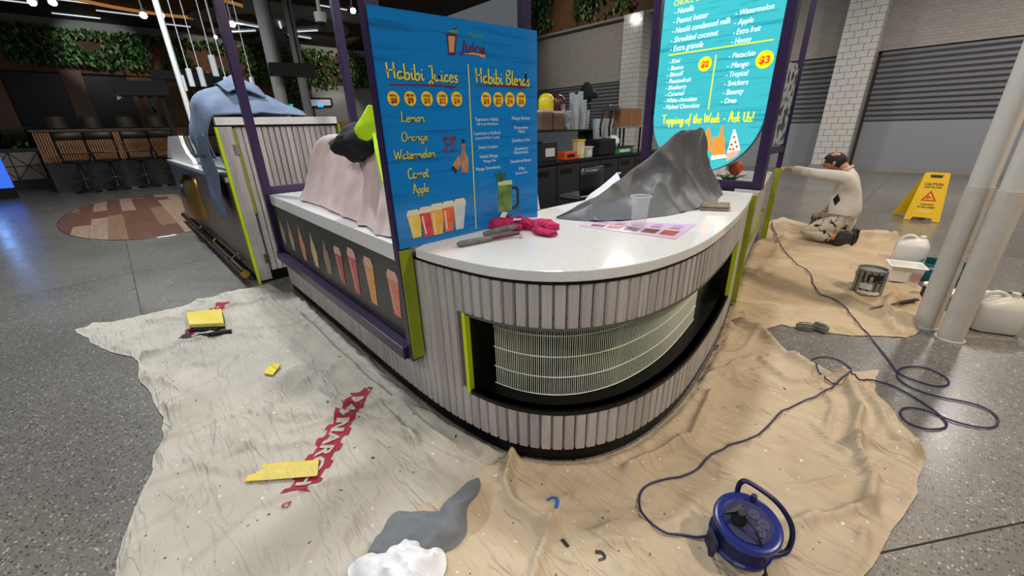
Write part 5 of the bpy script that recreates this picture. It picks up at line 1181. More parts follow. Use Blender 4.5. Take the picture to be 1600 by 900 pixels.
# ---- cable reel
rc = Vector((-.178, 1.305, gh(-.178, 1.305)+.004)); ax = Vector((.10, -.16, 1)).normalized()
rl_ = thing('cable_reel', rc, 'blue cable reel with black plug and tube handle on the tan cloth', 'cable reel')
def rz(h): return rc+ax*h
MB().lathe([(.070, .015), (.104, .015), (.108, .022), (.108, .034), (.100, .040), (.085, .040)], rc, 40, axis=ax).build('lower_flange', m_reel, rl_, smooth=False)
MB().lathe([(.088, .036), (.092, .06), (.092, .10), (.088, .125)], rc, 40, axis=ax).build('drum', M('reel_dark', '#0e1750', .35), rl_, smooth=True)
for k in range(5): MB().tube([rz(.046+.015*k)+(ax.orthogonal().normalized()*math.cos(a)+ax.cross(ax.orthogonal().normalized())*math.sin(a))*.094 for a in [2*PI*j/36 for j in range(37)]], .0065, 6, False).build('wound_cable', m_cable, rl_, smooth=True)
MB().lathe([(.088, .122), (.108, .124), (.112, .132), (.110, .146), (.098, .152), (.080, .146), (.01, .144)], rc, 40, axis=ax).build('upper_flange', m_reel, rl_, smooth=True)
fpz = MB().lathe([(.078, .145), (.078, .150), (.074, .152)], rc, 36, axis=ax).build('socket_plate', m_reel2, rl_)
ux = ax.cross(Vector((0, 1, 0))).normalized(); uy = ax.cross(ux)
def rp(x, y, h): return rz(h)+ux*x+uy*y      # local reel coordinates on the face
RLX = Vector((RGT.x, RGT.y, 0)).normalized(); RLX = (RLX-ax*RLX.dot(ax)).normalized(); RLY = ax.cross(RLX)
def rq(x, y, h): return rz(h)+RLX*x+RLY*y    # x to the photo's right, y away
for (x, y) in ((.03, .02), (.045, -.015), (.02, -.04)):
    sk = MB().lathe([(.019, .151), (.019, .156), (.016, .156)], rq(x, y, 0), 20, axis=ax).build('socket', M('socket_grey', '#4a4a66', .25) if (x == .03) else bpy.data.materials['socket_grey'], fpz)
    for q in (-.006, .006): MB().obox(rq(x+q, y, .157), RLX*.0015, RLY*.004, ax*.0008).build('slot', m_blackp, sk)
MB().lathe([(.026, .15), (.026, .168), (.018, .176), (.012, .20)], rq(-.032, .005, 0), 20, axis=ax).build('plug', m_blackp, rl_, smooth=True)
MB().prism([rq(-.085, .015, .17), rq(-.02, .04, .182), rq(-.015, .015, .182)], ax*.012).build('fold_handle', m_cab, rl_)
MB().lathe([(.011, .15), (.011, .172), (.009, .178)], rq(.055, .075, 0), 14, axis=ax).build('crank_knob', m_cable, rl_)
MB().tube(catmull([rq(.02, .10, .09), rq(.02, .118, .15), rq(.03, .125, .185), rq(.055, .118, .19), rq(.12, .06, .17), rq(.155, .01, .13), rq(.165, -.02, .08), rq(.150, -.045, .03), rq(.12, -.055, .02), rq(.07, -.06, .022)], 6), .0095, 10).build('tube_handle', M('handle_navy', '#121a45', .35), rl_, smooth=True)
MB().tube(catmull([rq(-.07, .03, .03), rq(-.115, .01, .06), rq(-.12, -.02, .03), rq(-.125, -.045, .005)], 5), .0085, 8).build('stand_leg', m_cable, rl_, smooth=True)
MB().obox(rq(-.12, -.02, .055), RLX*.006, RLY*.03, ax*.05).build('stand_plate', m_cable, rl_, bevel=.003)
p0 = rq(-.02, -.005, .19); p1 = rq(.0, -.06, .17); p2 = rq(.008, -.122, .10); g1 = onfloor(1163, 893)
q_ = [p0, p1, p2, rq(.004, -.135, .045), onfloor(1160, 912, .008), onfloor(1150, 985, .008)]
tag(MB().tube(catmull(q_, 8), .004, 8).build('plug_lead', m_cableb, smooth=True), 'black lead running from the reel plug to the front edge', 'cable')
q_ = [rq(.014, -.128, .07), rq(.020, -.140, .035), onfloor(1185, 912, .008), onfloor(1205, 985, .008)]
tag(MB().tube(catmull(q_, 8), .005, 8).build('plug_lead', m_cableb, smooth=True), 'thick black lead looping right below the reel', 'cable')

# ================================================================== RIGHT SIDE
for i, (px, py, lab) in enumerate(((1444, 510, 'left white round column of the pair, nearer the paint can'), (1483, 530, 'right white round column of the pair, beside the big plastic jug'))):
    p = G(px, py); t = thing('round_column', p, lab, 'column', 'pair of round columns')
    MB().lathe([(.066, 0.0), (.068, .02), (.068, 1.05)], p, 32).build('lower_sleeve', m_pipe2, t, smooth=False)
    MB().lathe([(.064, 1.05), (.064, 6.0)], p, 32).build('shaft', m_pipe, t, smooth=True); MB().lathe([(.08, 0), (.08, .012), (.068, .014)], p, 32).build('base_ring', m_pipe2, t)
# wet floor sign
sa = [G(x, y) for x, y in ((1419, 343), (1459, 347))]; sb = [G(x, y) for x, y in ((1397, 335), (1412, 334))]
sg_c = (sa[0]+sa[1])/2; wR = (sa[1]-sa[0]).normalized(); wN = Vector((wR.y, -wR.x, 0)); hS = .70; hw = .20
cs = thing('caution_sign', sg_c, 'yellow folding wet floor caution sign', 'sign')
topc = sg_c-wN*.16+Vector((0, 0, hS)); tilt = (topc-sg_c); sl = tilt.length; tu = tilt.normalized(); sn = wR.cross(tu)
def leafp(base, up, w0, w1, L):
    pts = [(-w0, 0), (-w0*.62, 0), (-w0*.5, .05), (w0*.5, .05), (w0*.62, 0), (w0, 0), (w1, L-.02), (w1*.9, L), (-w1*.9, L), (-w1, L-.02)]
    return [base+wR*a+up*b for a, b in pts]
MB().prism(leafp(sg_c, tu, hw, .135, sl), sn*.02).build('front_leaf', m_sign_y, cs)
bb = sg_c-wN*.34-wR*.16; tb = (topc-wN*.02-bb).normalized()
MB().prism(leafp(bb, tb, hw, .135, (topc-wN*.02-bb).length-.02), sn*.02).build('rear_leaf', m_sign_y, cs)
def sgp(a, b, d=.0215): return sg_c+wR*a+tu*b+sn*d
MB().prism([sgp(-.06, sl-.075), sgp(.06, sl-.075), sgp(.07, sl-.035), sgp(-.07, sl-.035)], sn*.002).build('hand_slot', m_blackp, cs)
for s_, o_, wd_, h_ in (('CAUTION', .53, .20, .035), ('WET FLOOR', .49, .19, .026), ('CLEANING', .235, .15, .022), ('IN PROGRESS', .195, .19, .022)): text(s_, sgp(-wd_/2, o_), wR, tu, wd_, h_, m_blackp, cs, 'lettering', 0, .03)
MB().prism([sgp(-.085, .30), sgp(.085, .30), sgp(0, .455)], sn*.001).build('warning_triangle', m_red, cs); MB().prism([sgp(-.055, .315), sgp(.055, .315), sgp(0, .42)], sn*.002).build('triangle_face', m_sign_y, cs)
MB().prism([sgp(-.03, .32), sgp(.0, .345), sgp(.03, .33), sgp(.01, .36), sgp(-.01, .375), sgp(-.03, .36)], sn*.003).build('slip_figure', m_red, cs)
MB().prism([sgp(-.07, .12), sgp(.07, .12), sgp(.07, .165), sgp(-.07, .165)], sn*.001).build('maker_patch', M('patch_cream', '#e8d060', .5), cs); text('▪JW', sgp(-.05, .128), wR, tu, .1, .028, m_blackp, cs)
# paint tins
def tin(c, r, h, label, open_=True):
    t = thing('paint_tin', c, label, 'paint tin')
    MB().lathe([(r*.97, 0), (r, .006), (r, h-.01), (r*1.03, h-.006), (r*1.03, h), (r*.93, h), (r*.93, h-.02)], c, 32, capt=True).build('can', M('tin_steel', '#9a9c9c', .35, .7), t)
    rows = []
    vw = -Vector((c.x, c.y, 0)).normalized(); a0 = math.atan2(vw.y, vw.x)
    def patch(a1, a2, z0_, z1_, mat, name, d=.0012):
        MB().grid([[Vector((c.x+math.cos(a0+a1+(a2-a1)*k/14)*(r+d), c.y+math.sin(a0+a1+(a2-a1)*k/14)*(r+d), c.z+z)) for k in range(15)] for z in (z0_, z1_)]).build(name, mat, t, smooth=True)
    patch(-PI*.98, PI*.98, h*.05, h*.93, M('tin_label', '#1d2a28', .4, var=('#2f5148', 9)), 'label_wrap')
    patch(-.55, .25, h*.28, h*.5, m_white, 'label_block', .0022); patch(-.2, .8, h*.55, h*.86, m_blackp, 'label_dark', .002); patch(-.6, .9, h*.08, h*.2, m_white, 'label_strip', .002); patch(.0, .18, h*.5, h*.78, m_steel, 'brush_print', .003)
    MB().tube([Vector((c.x+math.cos(a0+PI/2)*r*1.04*math.cos(x), c.y+math.sin(a0+PI/2)*r*1.04*math.cos(x), c.z+h*.8))+vw*r*1.12*math.sin(x)-Vector((0, 0, .05*math.sin(x))) for x in [PI*k/14 for k in range(15)]], .0025, 6).build('wire_handle', m_steel, t)
p = onfloor(1352, 458); tin(p+Vector((0, .06, 0)), .107, .235, 'open steel paint tin with dark label standing on the sand cloth')
p = onfloor(1262, 366); tin(Vector((-1.02, 6.95, gh(-1.02, 6.95)+.002)), .095, .20, 'paint tin half hidden behind the kneeling painter')
# jerrycans
def jerry(c, rz_, w_, d_, h_, label, lidm=m_white):
    t = thing('plastic_jug', c, label, 'jug'); r, u = Vector((math.cos(rz_), math.sin(rz_), 0)), Vector((-math.sin(rz_), math.cos(rz_), 0))
    def ring(f, z, ox=0, fd=None): return [c+r*(ox+a*w_*f)+u*(b*d_*(fd or f))+Vector((0, 0, z)) for a, b in ((-.5,-.35),(-.35,-.5),(.35,-.5),(.5,-.35),(.5,.35),(.35,.5),(-.35,.5),(-.5,.35))]
    prof = [(.9, 0, 0), (1, .02, 0), (1, h_*.62, 0), (.93, h_*.72, .01*w_), (.55, h_*.84, .12*w_), (.3, h_*.9, .2*w_)]
    mb = MB(); rg_ = [ring(f, z, ox) for f, z, ox in prof]; vs = [p for q in rg_ for p in q]; fs = [(i*8+k, i*8+(k+1) % 8, (i+1)*8+(k+1) % 8, (i+1)*8+k) for i in range(len(rg_)-1) for k in range(8)]
    fs += [tuple(range(8))[::-1], tuple((len(rg_)-1)*8+k for k in range(8))]; mb.add(vs, fs).build('body', m_jug, t, smooth=True, bevel=.012)
    MB().lathe([(.024, 0), (.024, h_*.1), (.02, h_*.11)], c+r*(.22*w_)+Vector((0, 0, h_*.89)), 14).build('cap', lidm, t)
    MB().tube(catmull([c+r*(.12*w_)+Vector((0, 0, h_*.87)), c+r*(-.1*w_)+Vector((0, 0, h_*.97)), c-r*(.32*w_)+Vector((0, 0, h_*.90)), c-r*(.42*w_)+Vector((0, 0, h_*.70))], 5), .016, 8).build('handle', m_jug, t, smooth=True)
jc = G(1415, 414); jerry(Vector((jc.x, jc.y+.05, gh(jc.x, jc.y)+.003)), .05, .27, .2, .32, 'white plastic jug standing upright behind the tub', m_white)
jc = G(1545, 520); jerry(Vector((jc.x-.0, jc.y+.08, .003)), .35, .26, .2, .30, 'grubby white plastic jug to the right of the columns', m_jug)
# white tub
tc = onfloor(1412, 443); t = thing('plastic_tub', tc, 'square white plastic tub with open rim beside the paint tin', 'tub'); tr, tn = Vector((.97, .25, 0)), Vector((-.25, .97, 0)); tc = tc+tn*.1
def tring(w_, d_, z): return [tc+tr*a*w_+tn*b*d_+Vector((0, 0, z)) for a, b in ((-.5,-.5),(.5,-.5),(.5,.5),(-.5,.5))]
rr_ = [tring(.20, .16, .002), tring(.235, .20, .15), tring(.27, .23, .152), tring(.27, .23, .165), tring(.235, .20, .165), tring(.19, .155, .012)]
vs = [p for q in rr_ for p in q]; fs = [(i*4+k, i*4+(k+1) % 4, (i+1)*4+(k+1) % 4, (i+1)*4+k) for i in range(5) for k in range(4)]+[(3, 2, 1, 0), (20, 21, 22, 23)]
MB().add(vs, fs).build('tub_wall', m_tub, t, bevel=.006); MB().prism([p for p in (tc+tr*.03-tn*.0935+Vector((0,0,.03)), tc+tr*.1-tn*.0935+Vector((0,0,.03)), tc+tr*.105-tn*.1015+Vector((0,0,.11)), tc+tr*.03-tn*.1015+Vector((0,0,.11)))], -tn*.001).build('label_print', M('tub_label', '#b58a80', .5), t)
# teal roller tray with ribs
y0_, x0_ = 5.55, .13; t = thing('roller_tray', (.32, 5.75, 0), 'teal plastic paint tray lying behind the columns', 'tray')
MB().box((.10, 5.38, .006), (.56, 6.0, .02)).build('tray_base', m_teal, t)
for (a, b) in (((.10, 5.38), (.12, 6.0)), ((.54, 5.38), (.56, 6.0)), ((.12, 5.38), (.54, 5.40)), ((.12, 5.98), (.54, 6.0))): MB().box((a[0], a[1], .02), (b[0], b[1], .10)).build('tray_wall', m_teal, t)
for k in range(5): MB().box((.13, 5.45+k*.1, .02), (.53, 5.48+k*.1, .05)).build('rib', m_teal, t)
MB().box((.15, 5.385, .10), (.25, 5.44, .13)).build('latch', m_teal, t, bevel=.01)
# roller with pole, small tins behind columns
t = thing('roller_pole', (.5, 4.55, .1), 'black roller pole with white tip leaning past the right column', 'pole'); a, b = PX(1538, 457, .49), G(1606, 464, .24)
a = Vector((.44, 4.42, .26)); b = Vector((1.25, 4.80, .30)); MB().tube([a.lerp(b, .1), b], .014, 10).build('pole', m_blackp, t, smooth=True); MB().tube([a, a.lerp(b, .1)], .016, 10).build('tip', m_white, t); MB().tube([a.lerp(b, .1), a.lerp(b, .22)+Vector((0, 0, -.03))], .008, 8).build('ferrule', m_tub, t)
MB().tube([b, Vector((1.4, 4.9, .0))], .014, 8).build('strut', m_blackp, t)
for i, (px, py, r, h_, lab) in enumerate(((1448, 478, .06, .13, 'small white-lidded paint pot behind the left column'), (1482, 500, .075, .16, 'grey paint pot with white rim between the columns'))):
    p = onfloor(px, py); p = Vector((p.x, p.y+.25, gh(p.x, p.y+.25)+.002)); t = thing('paint_pot', p, lab, 'paint pot')
    MB().lathe([(r*.9, 0), (r, .01), (r, h_*.85)], p, 20).build('pot', m_cab if i == 0 else m_ceil2, t); MB().lathe([(r*1.06, h_*.85), (r*1.06, h_), (r*.9, h_)], p, 20).build('lid', m_white, t)
rag('cloth_scrap', [(1462,505),(1470,495),(1478,500),(1476,515),(1464,516)], m_cloth_c, 'small tan cloth scrap between the two columns', 'rag', 3, .05, 10)
# sander blocks and brush on the floor
t = thing('sanding_block', onfloor(1262, 514), 'pair of worn grey sanding blocks on the terrazzo by the sand cloth', 'tool')
for (px, py, an) in ((1257, 512, .5), (1280, 516, -.2)):
    p = onfloor(px, py); r = Vector((math.cos(an), math.sin(an), 0)); u = Vector((-r.y, r.x, 0))
    b = MB().obox(p+Vector((0, 0, .022)), r*.05, u*.03, (0, 0, .02)).build('block', m_tool, t, bevel=.006); MB().obox(p+Vector((0, 0, .05)), r*.04, u*.017, (0, 0, .008)).build('grip', m_steel, b, bevel=.005)
a, b = onfloor(1358, 484, .012), onfloor(1432, 472, .03)
t = thing('paint_brush', a, 'thin dark paint brush lying on the sand cloth fold', 'brush'); MB().tube([a, a.lerp(b, .3), a.lerp(b, .6)], [.004, .008, .009], 8).build('handle', m_woodcol, t); MB().beam(a.lerp(b, .6), b, .03, .012).build('bristles', m_blackmat, t)
cable([(1206,352),(1206,352),(1214,368)], .004, m_cableb, 'short_lead', 'short black lead at the foot of the lime end post')

# ================================================================== KNEELING PAINTER
def skin(name, joints, edges, mat, parent, sub=2):
    me = bpy.data.meshes.new(name); me.from_pydata([j[0] for j in joints], edges, []); me.materials.append(mat)
    o = bpy.data.objects.new(name, me); COL.objects.link(o); o.modifiers.new('skin', 'SKIN'); 
    sv = me.skin_vertices[0].data if me.skin_vertices else None
    if sv is None:
        bm = bmesh.new(); bm.from_mesh(me); bm.verts.layers.skin.verify(); bm.to_mesh(me); bm.free(); sv = me.skin_vertices[0].data
    for k, j in enumerate(joints):
        rad = j[1] if isinstance(j[1], tuple) else (j[1], j[1]); sv[k].radius = rad; sv[k].use_root = (k == 0)
    o.modifiers['skin'].use_smooth_shade = True; o.modifiers['skin'].branch_smoothing = .6
    s_ = o.modifiers.new('sub', 'SUBSURF'); s_.levels = sub; s_.render_levels = sub; adopt(o, parent); return o
zc_ = .03
PR = thing('person', (-.8, 6.4, 0), 'painter in white jersey and stained trousers kneeling with one arm stretched to the post', 'person')
J = [((-.69, 6.42, .32), .14), ((-.74, 6.42, .48), .15), ((-.745, 6.42, .64), .15), ((-.735, 6.42, .79), .15), ((-.79, 6.41, .92), .075), ((-.86, 6.40, .97), .065),
     ((-.92, 6.40, 1.01), .088), ((-.95, 6.40, 1.05), .07),
     ((-.76, 6.24, .85), .075), ((-1.06, 6.24, .865), .052), ((-1.34, 6.30, .915), .034), ((-1.41, 6.31, .918), .030),
     ((-.78, 6.60, .84), .07), ((-.80, 6.70, .58), .05), ((-.90, 6.58, .40), .034), ((-.93, 6.5, .38), .03),
     ((-.72, 6.33, .27), .115), ((-1.08, 6.29, .12), .075), ((-.72, 6.28, .12), .06), ((-.60, 6.27, .10), .045),
     ((-.72, 6.52, .27), .115), ((-1.05, 6.56, .12), .075), ((-.70, 6.56, .12), .06), ((-.60, 6.55, .10), .045)]
E_ = [(0,1),(1,2),(2,3),(3,4),(4,5),(5,6),(6,7),(3,8),(8,9),(9,10),(10,11),(3,12),(12,13),(13,14),(14,15),(0,16),(16,17),(17,18),(18,19),(0,20),(20,21),(21,22),(22,23)]
Js = [((p[0], p[1], p[2]), r*.86) for p, r in J]
body = skin('body', Js, E_, m_skin, PR)
sh_idx = [0, 1, 2, 3, 4, 8, 9, 10, 12, 13, 14]; mp = {k: i for i, k in enumerate(sh_idx)}
rs_ = {0: (.18, .18), 1: .185, 2: .182, 3: .162, 4: .085, 8: .09, 9: .066, 10: .046, 12: .085, 13: .062, 14: .045}
skin('jersey', [((J[k][0][0]+(.02 if k in (1, 2, 3) else 0), J[k][0][1], J[k][0][2]-(.03 if k == 0 else 0)), rs_[k]) for k in sh_idx], [(mp[a], mp[b]) for a, b in E_ if a in mp and b in mp], m_shirt, PR)
tr_idx = [0, 16, 17, 18, 20, 21, 22]; mp = {k: i for i, k in enumerate(tr_idx)}; rt = {0: .16, 16: .135, 17: .10, 18: .09, 20: .135, 21: .10, 22: .09}
skin('trousers', [((J[k][0][0], J[k][0][1], J[k][0][2]-(.02 if k == 0 else 0)), rt[k]) for k in tr_idx], [(mp[a], mp[b]) for a, b in E_ if a in mp and b in mp], m_trous, PR)
for yy in (6.26, 6.54):     # shoes: soles upright behind, toes on the cloth
    sh_ = loft([[(-.70, yy-.045, .03), (-.60, yy-.055, .025), (-.53, yy-.03, .03), (-.53, yy+.03, .03), (-.60, yy+.055, .025), (-.70, yy+.045, .03)],
          [(-.70, yy-.048, .10), (-.60, yy-.058, .10), (-.52, yy-.04, .10), (-.52, yy+.04, .10), (-.60, yy+.058, .10), (-.70, yy+.048, .10)],
          [(-.68, yy-.045, .18), (-.61, yy-.05, .19), (-.545, yy-.03, .19), (-.545, yy+.03, .19), (-.61, yy+.05, .19), (-.68, yy+.045, .18)],
          [(-.66, yy-.025, .20), (-.61, yy-.025, .215), (-.58, yy-.015, .215), (-.58, yy+.015, .215), (-.61, yy+.025, .215), (-.66, yy+.025, .20)]], 5, 'shoe', m_shoe, PR, amp=.002, freq=20)
    MB().obox((-.525, yy, .105), Vector((.008, 0, .0)), (0, .052, 0), (0, 0, .085)).build('sole', m_blackmat, sh_, bevel=.006)
# jersey print, collar
dm = [[Vector((-.80+(u-v)*.04, 6.19, .57+(u+v-1)*.075)) for u in [a/6 for a in range(7)]] for v in [a/6 for a in range(7)]]
dp_ = MB().grid(dm).build('diamond_print', m_blackp, PR, smooth=True); sw_ = dp_.modifiers.new('wrap', 'SHRINKWRAP'); sw_.target = [o for o in COL.objects if o.name == 'jersey'][0]; sw_.offset = .003; sw_.wrap_method = 'PROJECT'; sw_.use_project_y = True; sw_.use_positive_direction = True; sw_.use_negative_direction = True
MB().tube([Vector((-.80+.05*math.cos(a), 6.41+.06*math.sin(a), .925+.035*math.cos(a))) for a in [2*PI*k/24 for k in range(25)]], .014, 8, False).build('collar', m_shirt, PR, smooth=True)
# head shaping: bowed head, face to the post, dark hair with a bald crown
hdc = Vector((-.935, 6.40, 1.01))
hdn = blob('head', hdc, (.105, .08, .10), m_skin, PR, .02, 3, 1)
def hair_cap():
    bm = bmesh.new(); bmesh.ops.create_icosphere(bm, subdivisions=4, radius=1)
    for v in bm.verts: v.co = Vector((v.co.x*.118, v.co.y*.09, v.co.z*.112))*(1+.04*noise.noise(v.co*9))
    kill = [v for v in bm.verts if (v.co.z < -.015-.25*v.co.x-.02 and v.co.x < .02) or v.co.z < -.07 or ((v.co-Vector((-.005, -.02, .105))).length < .052) or (v.co.x < -.09 and v.co.z < .02)]
    bmesh.ops.delete(bm, geom=kill, context='VERTS'); me = bpy.data.meshes.new('hair'); bm.to_mesh(me); bm.free(); me.materials.append(m_hair)
    for p in me.polygons: p.use_smooth = True
    o = bpy.data.objects.new('hair', me); COL.objects.link(o); o.location = hdc; adopt(o, PR)
    sm = o.modifiers.new('solid', 'SOLIDIFY'); sm.thickness = .012
hair_cap()
blob('ear', hdc+Vector((.01, -.082, -.015)), (.018, .012, .028), m_skin, hdn, .1, 20, 1, sub=3); blob('nose', hdc+Vector((-.105, 0, -.045)), (.02, .013, .022), m_skin, hdn, .05, 20, 2, sub=3)
for yy in (-.03, .03): blob('eye', hdc+Vector((-.092, yy, -.01)), (.008, .011, .008), m_blackp, hdn, 0, 1, 0, sub=2)
MB().obox(hdc+Vector((-.088, 0, -.07)), (.008, 0, 0), (0, .022, 0), (0, 0, .004)).build('mouth', M('lips', '#8a4a40', .5), hdn)
# hands: palm and five bent fingers each
def hand(w_, d, n, label):
    """wrist point, finger direction, back-of-hand normal"""
    d = d.normalized(); n = n.normalized(); s_ = d.cross(n); pts = [(w_, (.026, .018)), (w_+d*.035, (.036, .016)), (w_+d*.075, (.038, .014))]; ed_ = [(0, 1), (1, 2)]; js = list(pts)
    for k, (off, L) in enumerate(((-.030, .062), (-.010, .072), (.010, .068), (.030, .052))):
        b = w_+d*.075+s_*off; i0 = len(js); js += [(b+d*.012, .0095), (b+d*(L*.55)-n*.012, .009), (b+d*(L*.8)-n*.036, .008)]; ed_ += [(2, i0), (i0, i0+1), (i0+1, i0+2)]
    b = w_+d*.03-s_*.034; i0 = len(js); js += [(b-s_*.012+d*.012, .011), (b-s_*.02+d*.045-n*.012, .0095)]; ed_ += [(1, i0), (i0, i0+1)]
    o = skin('hand', js, ed_, m_skin, PR, 1); return o
hand(Vector((-1.40, 6.31, .918)), Vector((-1, .05, -.05)), Vector((.1, -.6, .8)), ''); hand(Vector((-.93, 6.5, .38)), Vector((-.6, -.7, -.35)), Vector((-.3, -.3, 1)), '')

# ================================================================== FAR LEFT: CAFE BAR, STOOLS, PENDANTS
XBAR = -19.0; ba = thing('cafe_bar', (XBAR, .15, 0), 'long cafe bar fronted with vertical timber slats', 'bar counter')
MB().box((XBAR-.7, -1.5, .0), (XBAR-.05, 2.2, .9)).build('plinth', M('bar_stone', '#2a2d2e', .25), ba); MB().box((XBAR-.7, -1.5, .9), (XBAR-.05, 2.2, 1.78)).build('carcass', m_blackmat, ba); MB().box((XBAR-.75, -1.55, 1.78), (XBAR+.05, 2.25, 1.84)).build('bar_top', M('bar_top', '#4a3a2c', .3), ba)
me_s = mesh_of(MB().box((-.05, -.018, .9), (0, .018, 1.78)), 'slat', m_slatwood); y = -1.48
while y < 2.2: inst('slat', me_s, Matrix.Translation((XBAR, y, 0)), ba); y += .06
spot_light('bar_spot', (-15.5, .4, 5.3), (XBAR, .3, 1.3), 260, 40, (1, .86, .66))
def stool(y, rot, label):
    c = Vector((XBAR+.75, y, 0)); t = thing('bar_stool', c, label, 'stool', 'bar stools at the cafe bar'); R_ = Matrix.Rotation(rot, 4, 'Z')
    def q(x, y_, z): return c+R_ @ Vector((x, y_, z))
    MB().lathe([(.30, 0.001), (.30, .05), (.08, .12), (.05, .2), (.05, .85)], c, 16).build('pedestal', m_stool, t, smooth=True)
    MB().lathe([(.2, 0), (.33, .03), (.34, .08), (.28, .10)], c+Vector((0, 0, .86)), 18).build('seat', m_stool, t, smooth=True)
    MB().tube([c+Vector((math.cos(a)*.28, math.sin(a)*.28, .42)) for a in [2*PI*k/20 for k in range(21)]], .018, 6, False).build('foot_ring', m_cab, t)
    for sy in (-.28, .28): MB().tube([q(.15, sy, .92), q(.27, sy*1.15, 1.3), q(.3, sy*1.1, 1.66)], .03, 7).build('back_upright', m_stool, t)
    MB().grid([[q(.31+.06*math.sin(PI*k/8), -.34+.68*k/8, z) for k in range(9)] for z in (1.52, 1.64, 1.74)]).build('backrest', m_stool, t, smooth=True, solid=.06); MB().tube([q(.24, -.31, 1.15), q(.28, 0, 1.15), q(.24, .31, 1.15)], .025, 6).build('back_rail', m_stool, t)
for i, (yy, rt_) in enumerate(((-.78, .15), (-.08, -.1), (.68, .1), (1.42, -.2))): stool(yy, rt_, ('leftmost black bar stool at the timber slat bar', 'second black bar stool from the left at the slat bar', 'third black bar stool from the left at the slat bar', 'rightmost black bar stool, next to the white fin')[i])
for i, (px, px2) in enumerate(((73, 107), (130, 160), (182, 215), (231, 260))):
    a, b = PX(px, 205, XBAR-.3), PX(px2, 190, XBAR-.3); c = Vector((XBAR-.3, (a.y+b.y)/2, 1.84)); r = (b.y-a.y)/2; t = thing('bar_lamp', c, ('leftmost', 'second', 'third', 'rightmost')[i]+' dark drum lamp standing on the slatted bar', 'lamp', 'drum lamps on the cafe bar')
    MB().lathe([(r*.4, 0), (r*.4, .03)], c, 16).build('base', m_stool, t); MB().lathe([(r, .03), (r*.96, .36)], c, 20).build('shade', M('shade_brown', '#2c241d', .6) if i == 0 else bpy.data.materials['shade_brown'], t, smooth=True)
# lattice planter, far left
lp = thing('lattice_planter', (-22.2, -2.6, 0), 'low planter faced with a dark triangle lattice at the far left', 'planter'); xl = -22.0
MB().box((xl-.5, -5.5, .3), (xl, -1.75, 1.2)).build('face', M('planter_cream', '#b8a48c', .6), lp); MB().box((xl-.5, -5.5, 0), (xl-.02, -1.75, .3)).build('plinth', m_cab, lp); MB().box((xl-.55, -5.5, 1.2), (xl+.03, -1.72, 1.32)).build('cap', m_cab, lp)
for k in range(6):
    y_ = -5.2+k*.68; pr = [((y_, .3), (y_+.68, 1.2)), ((y_+.68, .3), (y_, 1.2)), ((y_, .3), (y_, 1.2)), ((y_, .75), (y_+.68, .75))]
    for (a, b) in pr:
        if b[0] < -1.75 or a[0] < -1.75: MB().beam((xl+.012, min(a[0], -1.76), a[1]), (xl+.012, min(b[0], -1.76), b[1]), .03, .02).build('lattice_bar', m_stool, lp)
gp = thing('glass_barrier', (xl-.2, -3.5, 1.32), 'low glass barrier on top of the lattice planter', 'barrier'); MB().box((xl-.2, -5.5, 1.32), (xl-.18, -1.75, 1.95)).build('pane', m_glass, gp); MB().box((xl-.22, -5.5, 1.95), (xl-.16, -1.75, 1.98)).build('rail', m_cab, gp)
def reg_p(r): return Vector((xl-.25+r.uniform(-.1, .1), r.uniform(-5, -1.9), 1.33+abs(r.gauss(0, .18))))
ivy('planter_leaf_bed', reg_p, 260, 'low green plants behind the glass barrier at the far left', .16)
bs = thing('blue_screen', (-18.5, -3.6, .3), 'blue glowing screen stand at the far left edge', 'screen'); bp = PX(-6, 262, -18.5)
MB().box((-18.6, bp.y-.5, 0.0), (-18.5, bp.y+.15, .3)).build('foot', m_blackmat, bs); MB().box((-18.6, bp.y-.5, .3), (-18.5, bp.y+.15, 1.5)).build('display', m_bluescreen, bs)
spot_light('blue_wash', (-17.6, bp.y-.3, 1.2), (-14.5, -2.4, 0), 14, 80, (.2, .45, 1))
# black canopy frame over the cafe
cf = thing('canopy_frame', (-16, 2.6, 0), 'black steel canopy frame with slanted struts over the cafe tables', 'frame'); XC = -16.5
for (a, b, w_) in (((178, 138), (262, 139), .38), ((236, 116), (350, 122), .22), ((262, 132), (350, 128), .10), ((262, 139), (238, 116), .2)): MB().beam(PX(*a, XC), PX(*b, XC), w_*.8, w_).build('beam', m_blackmat, cf)
for (a, b) in (((211, 143), (243, 176)), ((228, 140), (244, 176)), ((248, 140), (266, 192)), ((331, 122), (341, 156))): MB().beam(PX(*a, XC), PX(*b, XC), .1, .1).build('strut', m_blackmat, cf)
pp_ = PX(266, 192, XC); MB().beam(pp_, (XC, pp_.y+.05, 0), .1, .1).build('strut', m_blackmat, cf)
# round white wall lamp and pale flag strip
wl2 = thing('strip_banner', PX(185, 150, XC), 'short pale strip hanging under the black canopy', 'banner'); P = [PX(x, y, XC) for x, y in ((178, 135), (183, 134), (190, 153), (184, 156))]; MB().prism(P, (.03, 0, 0)).build('cloth', m_white, wl2); MB().beam(P[0], P[1], .04, .04).build('hem', m_cab, wl2)
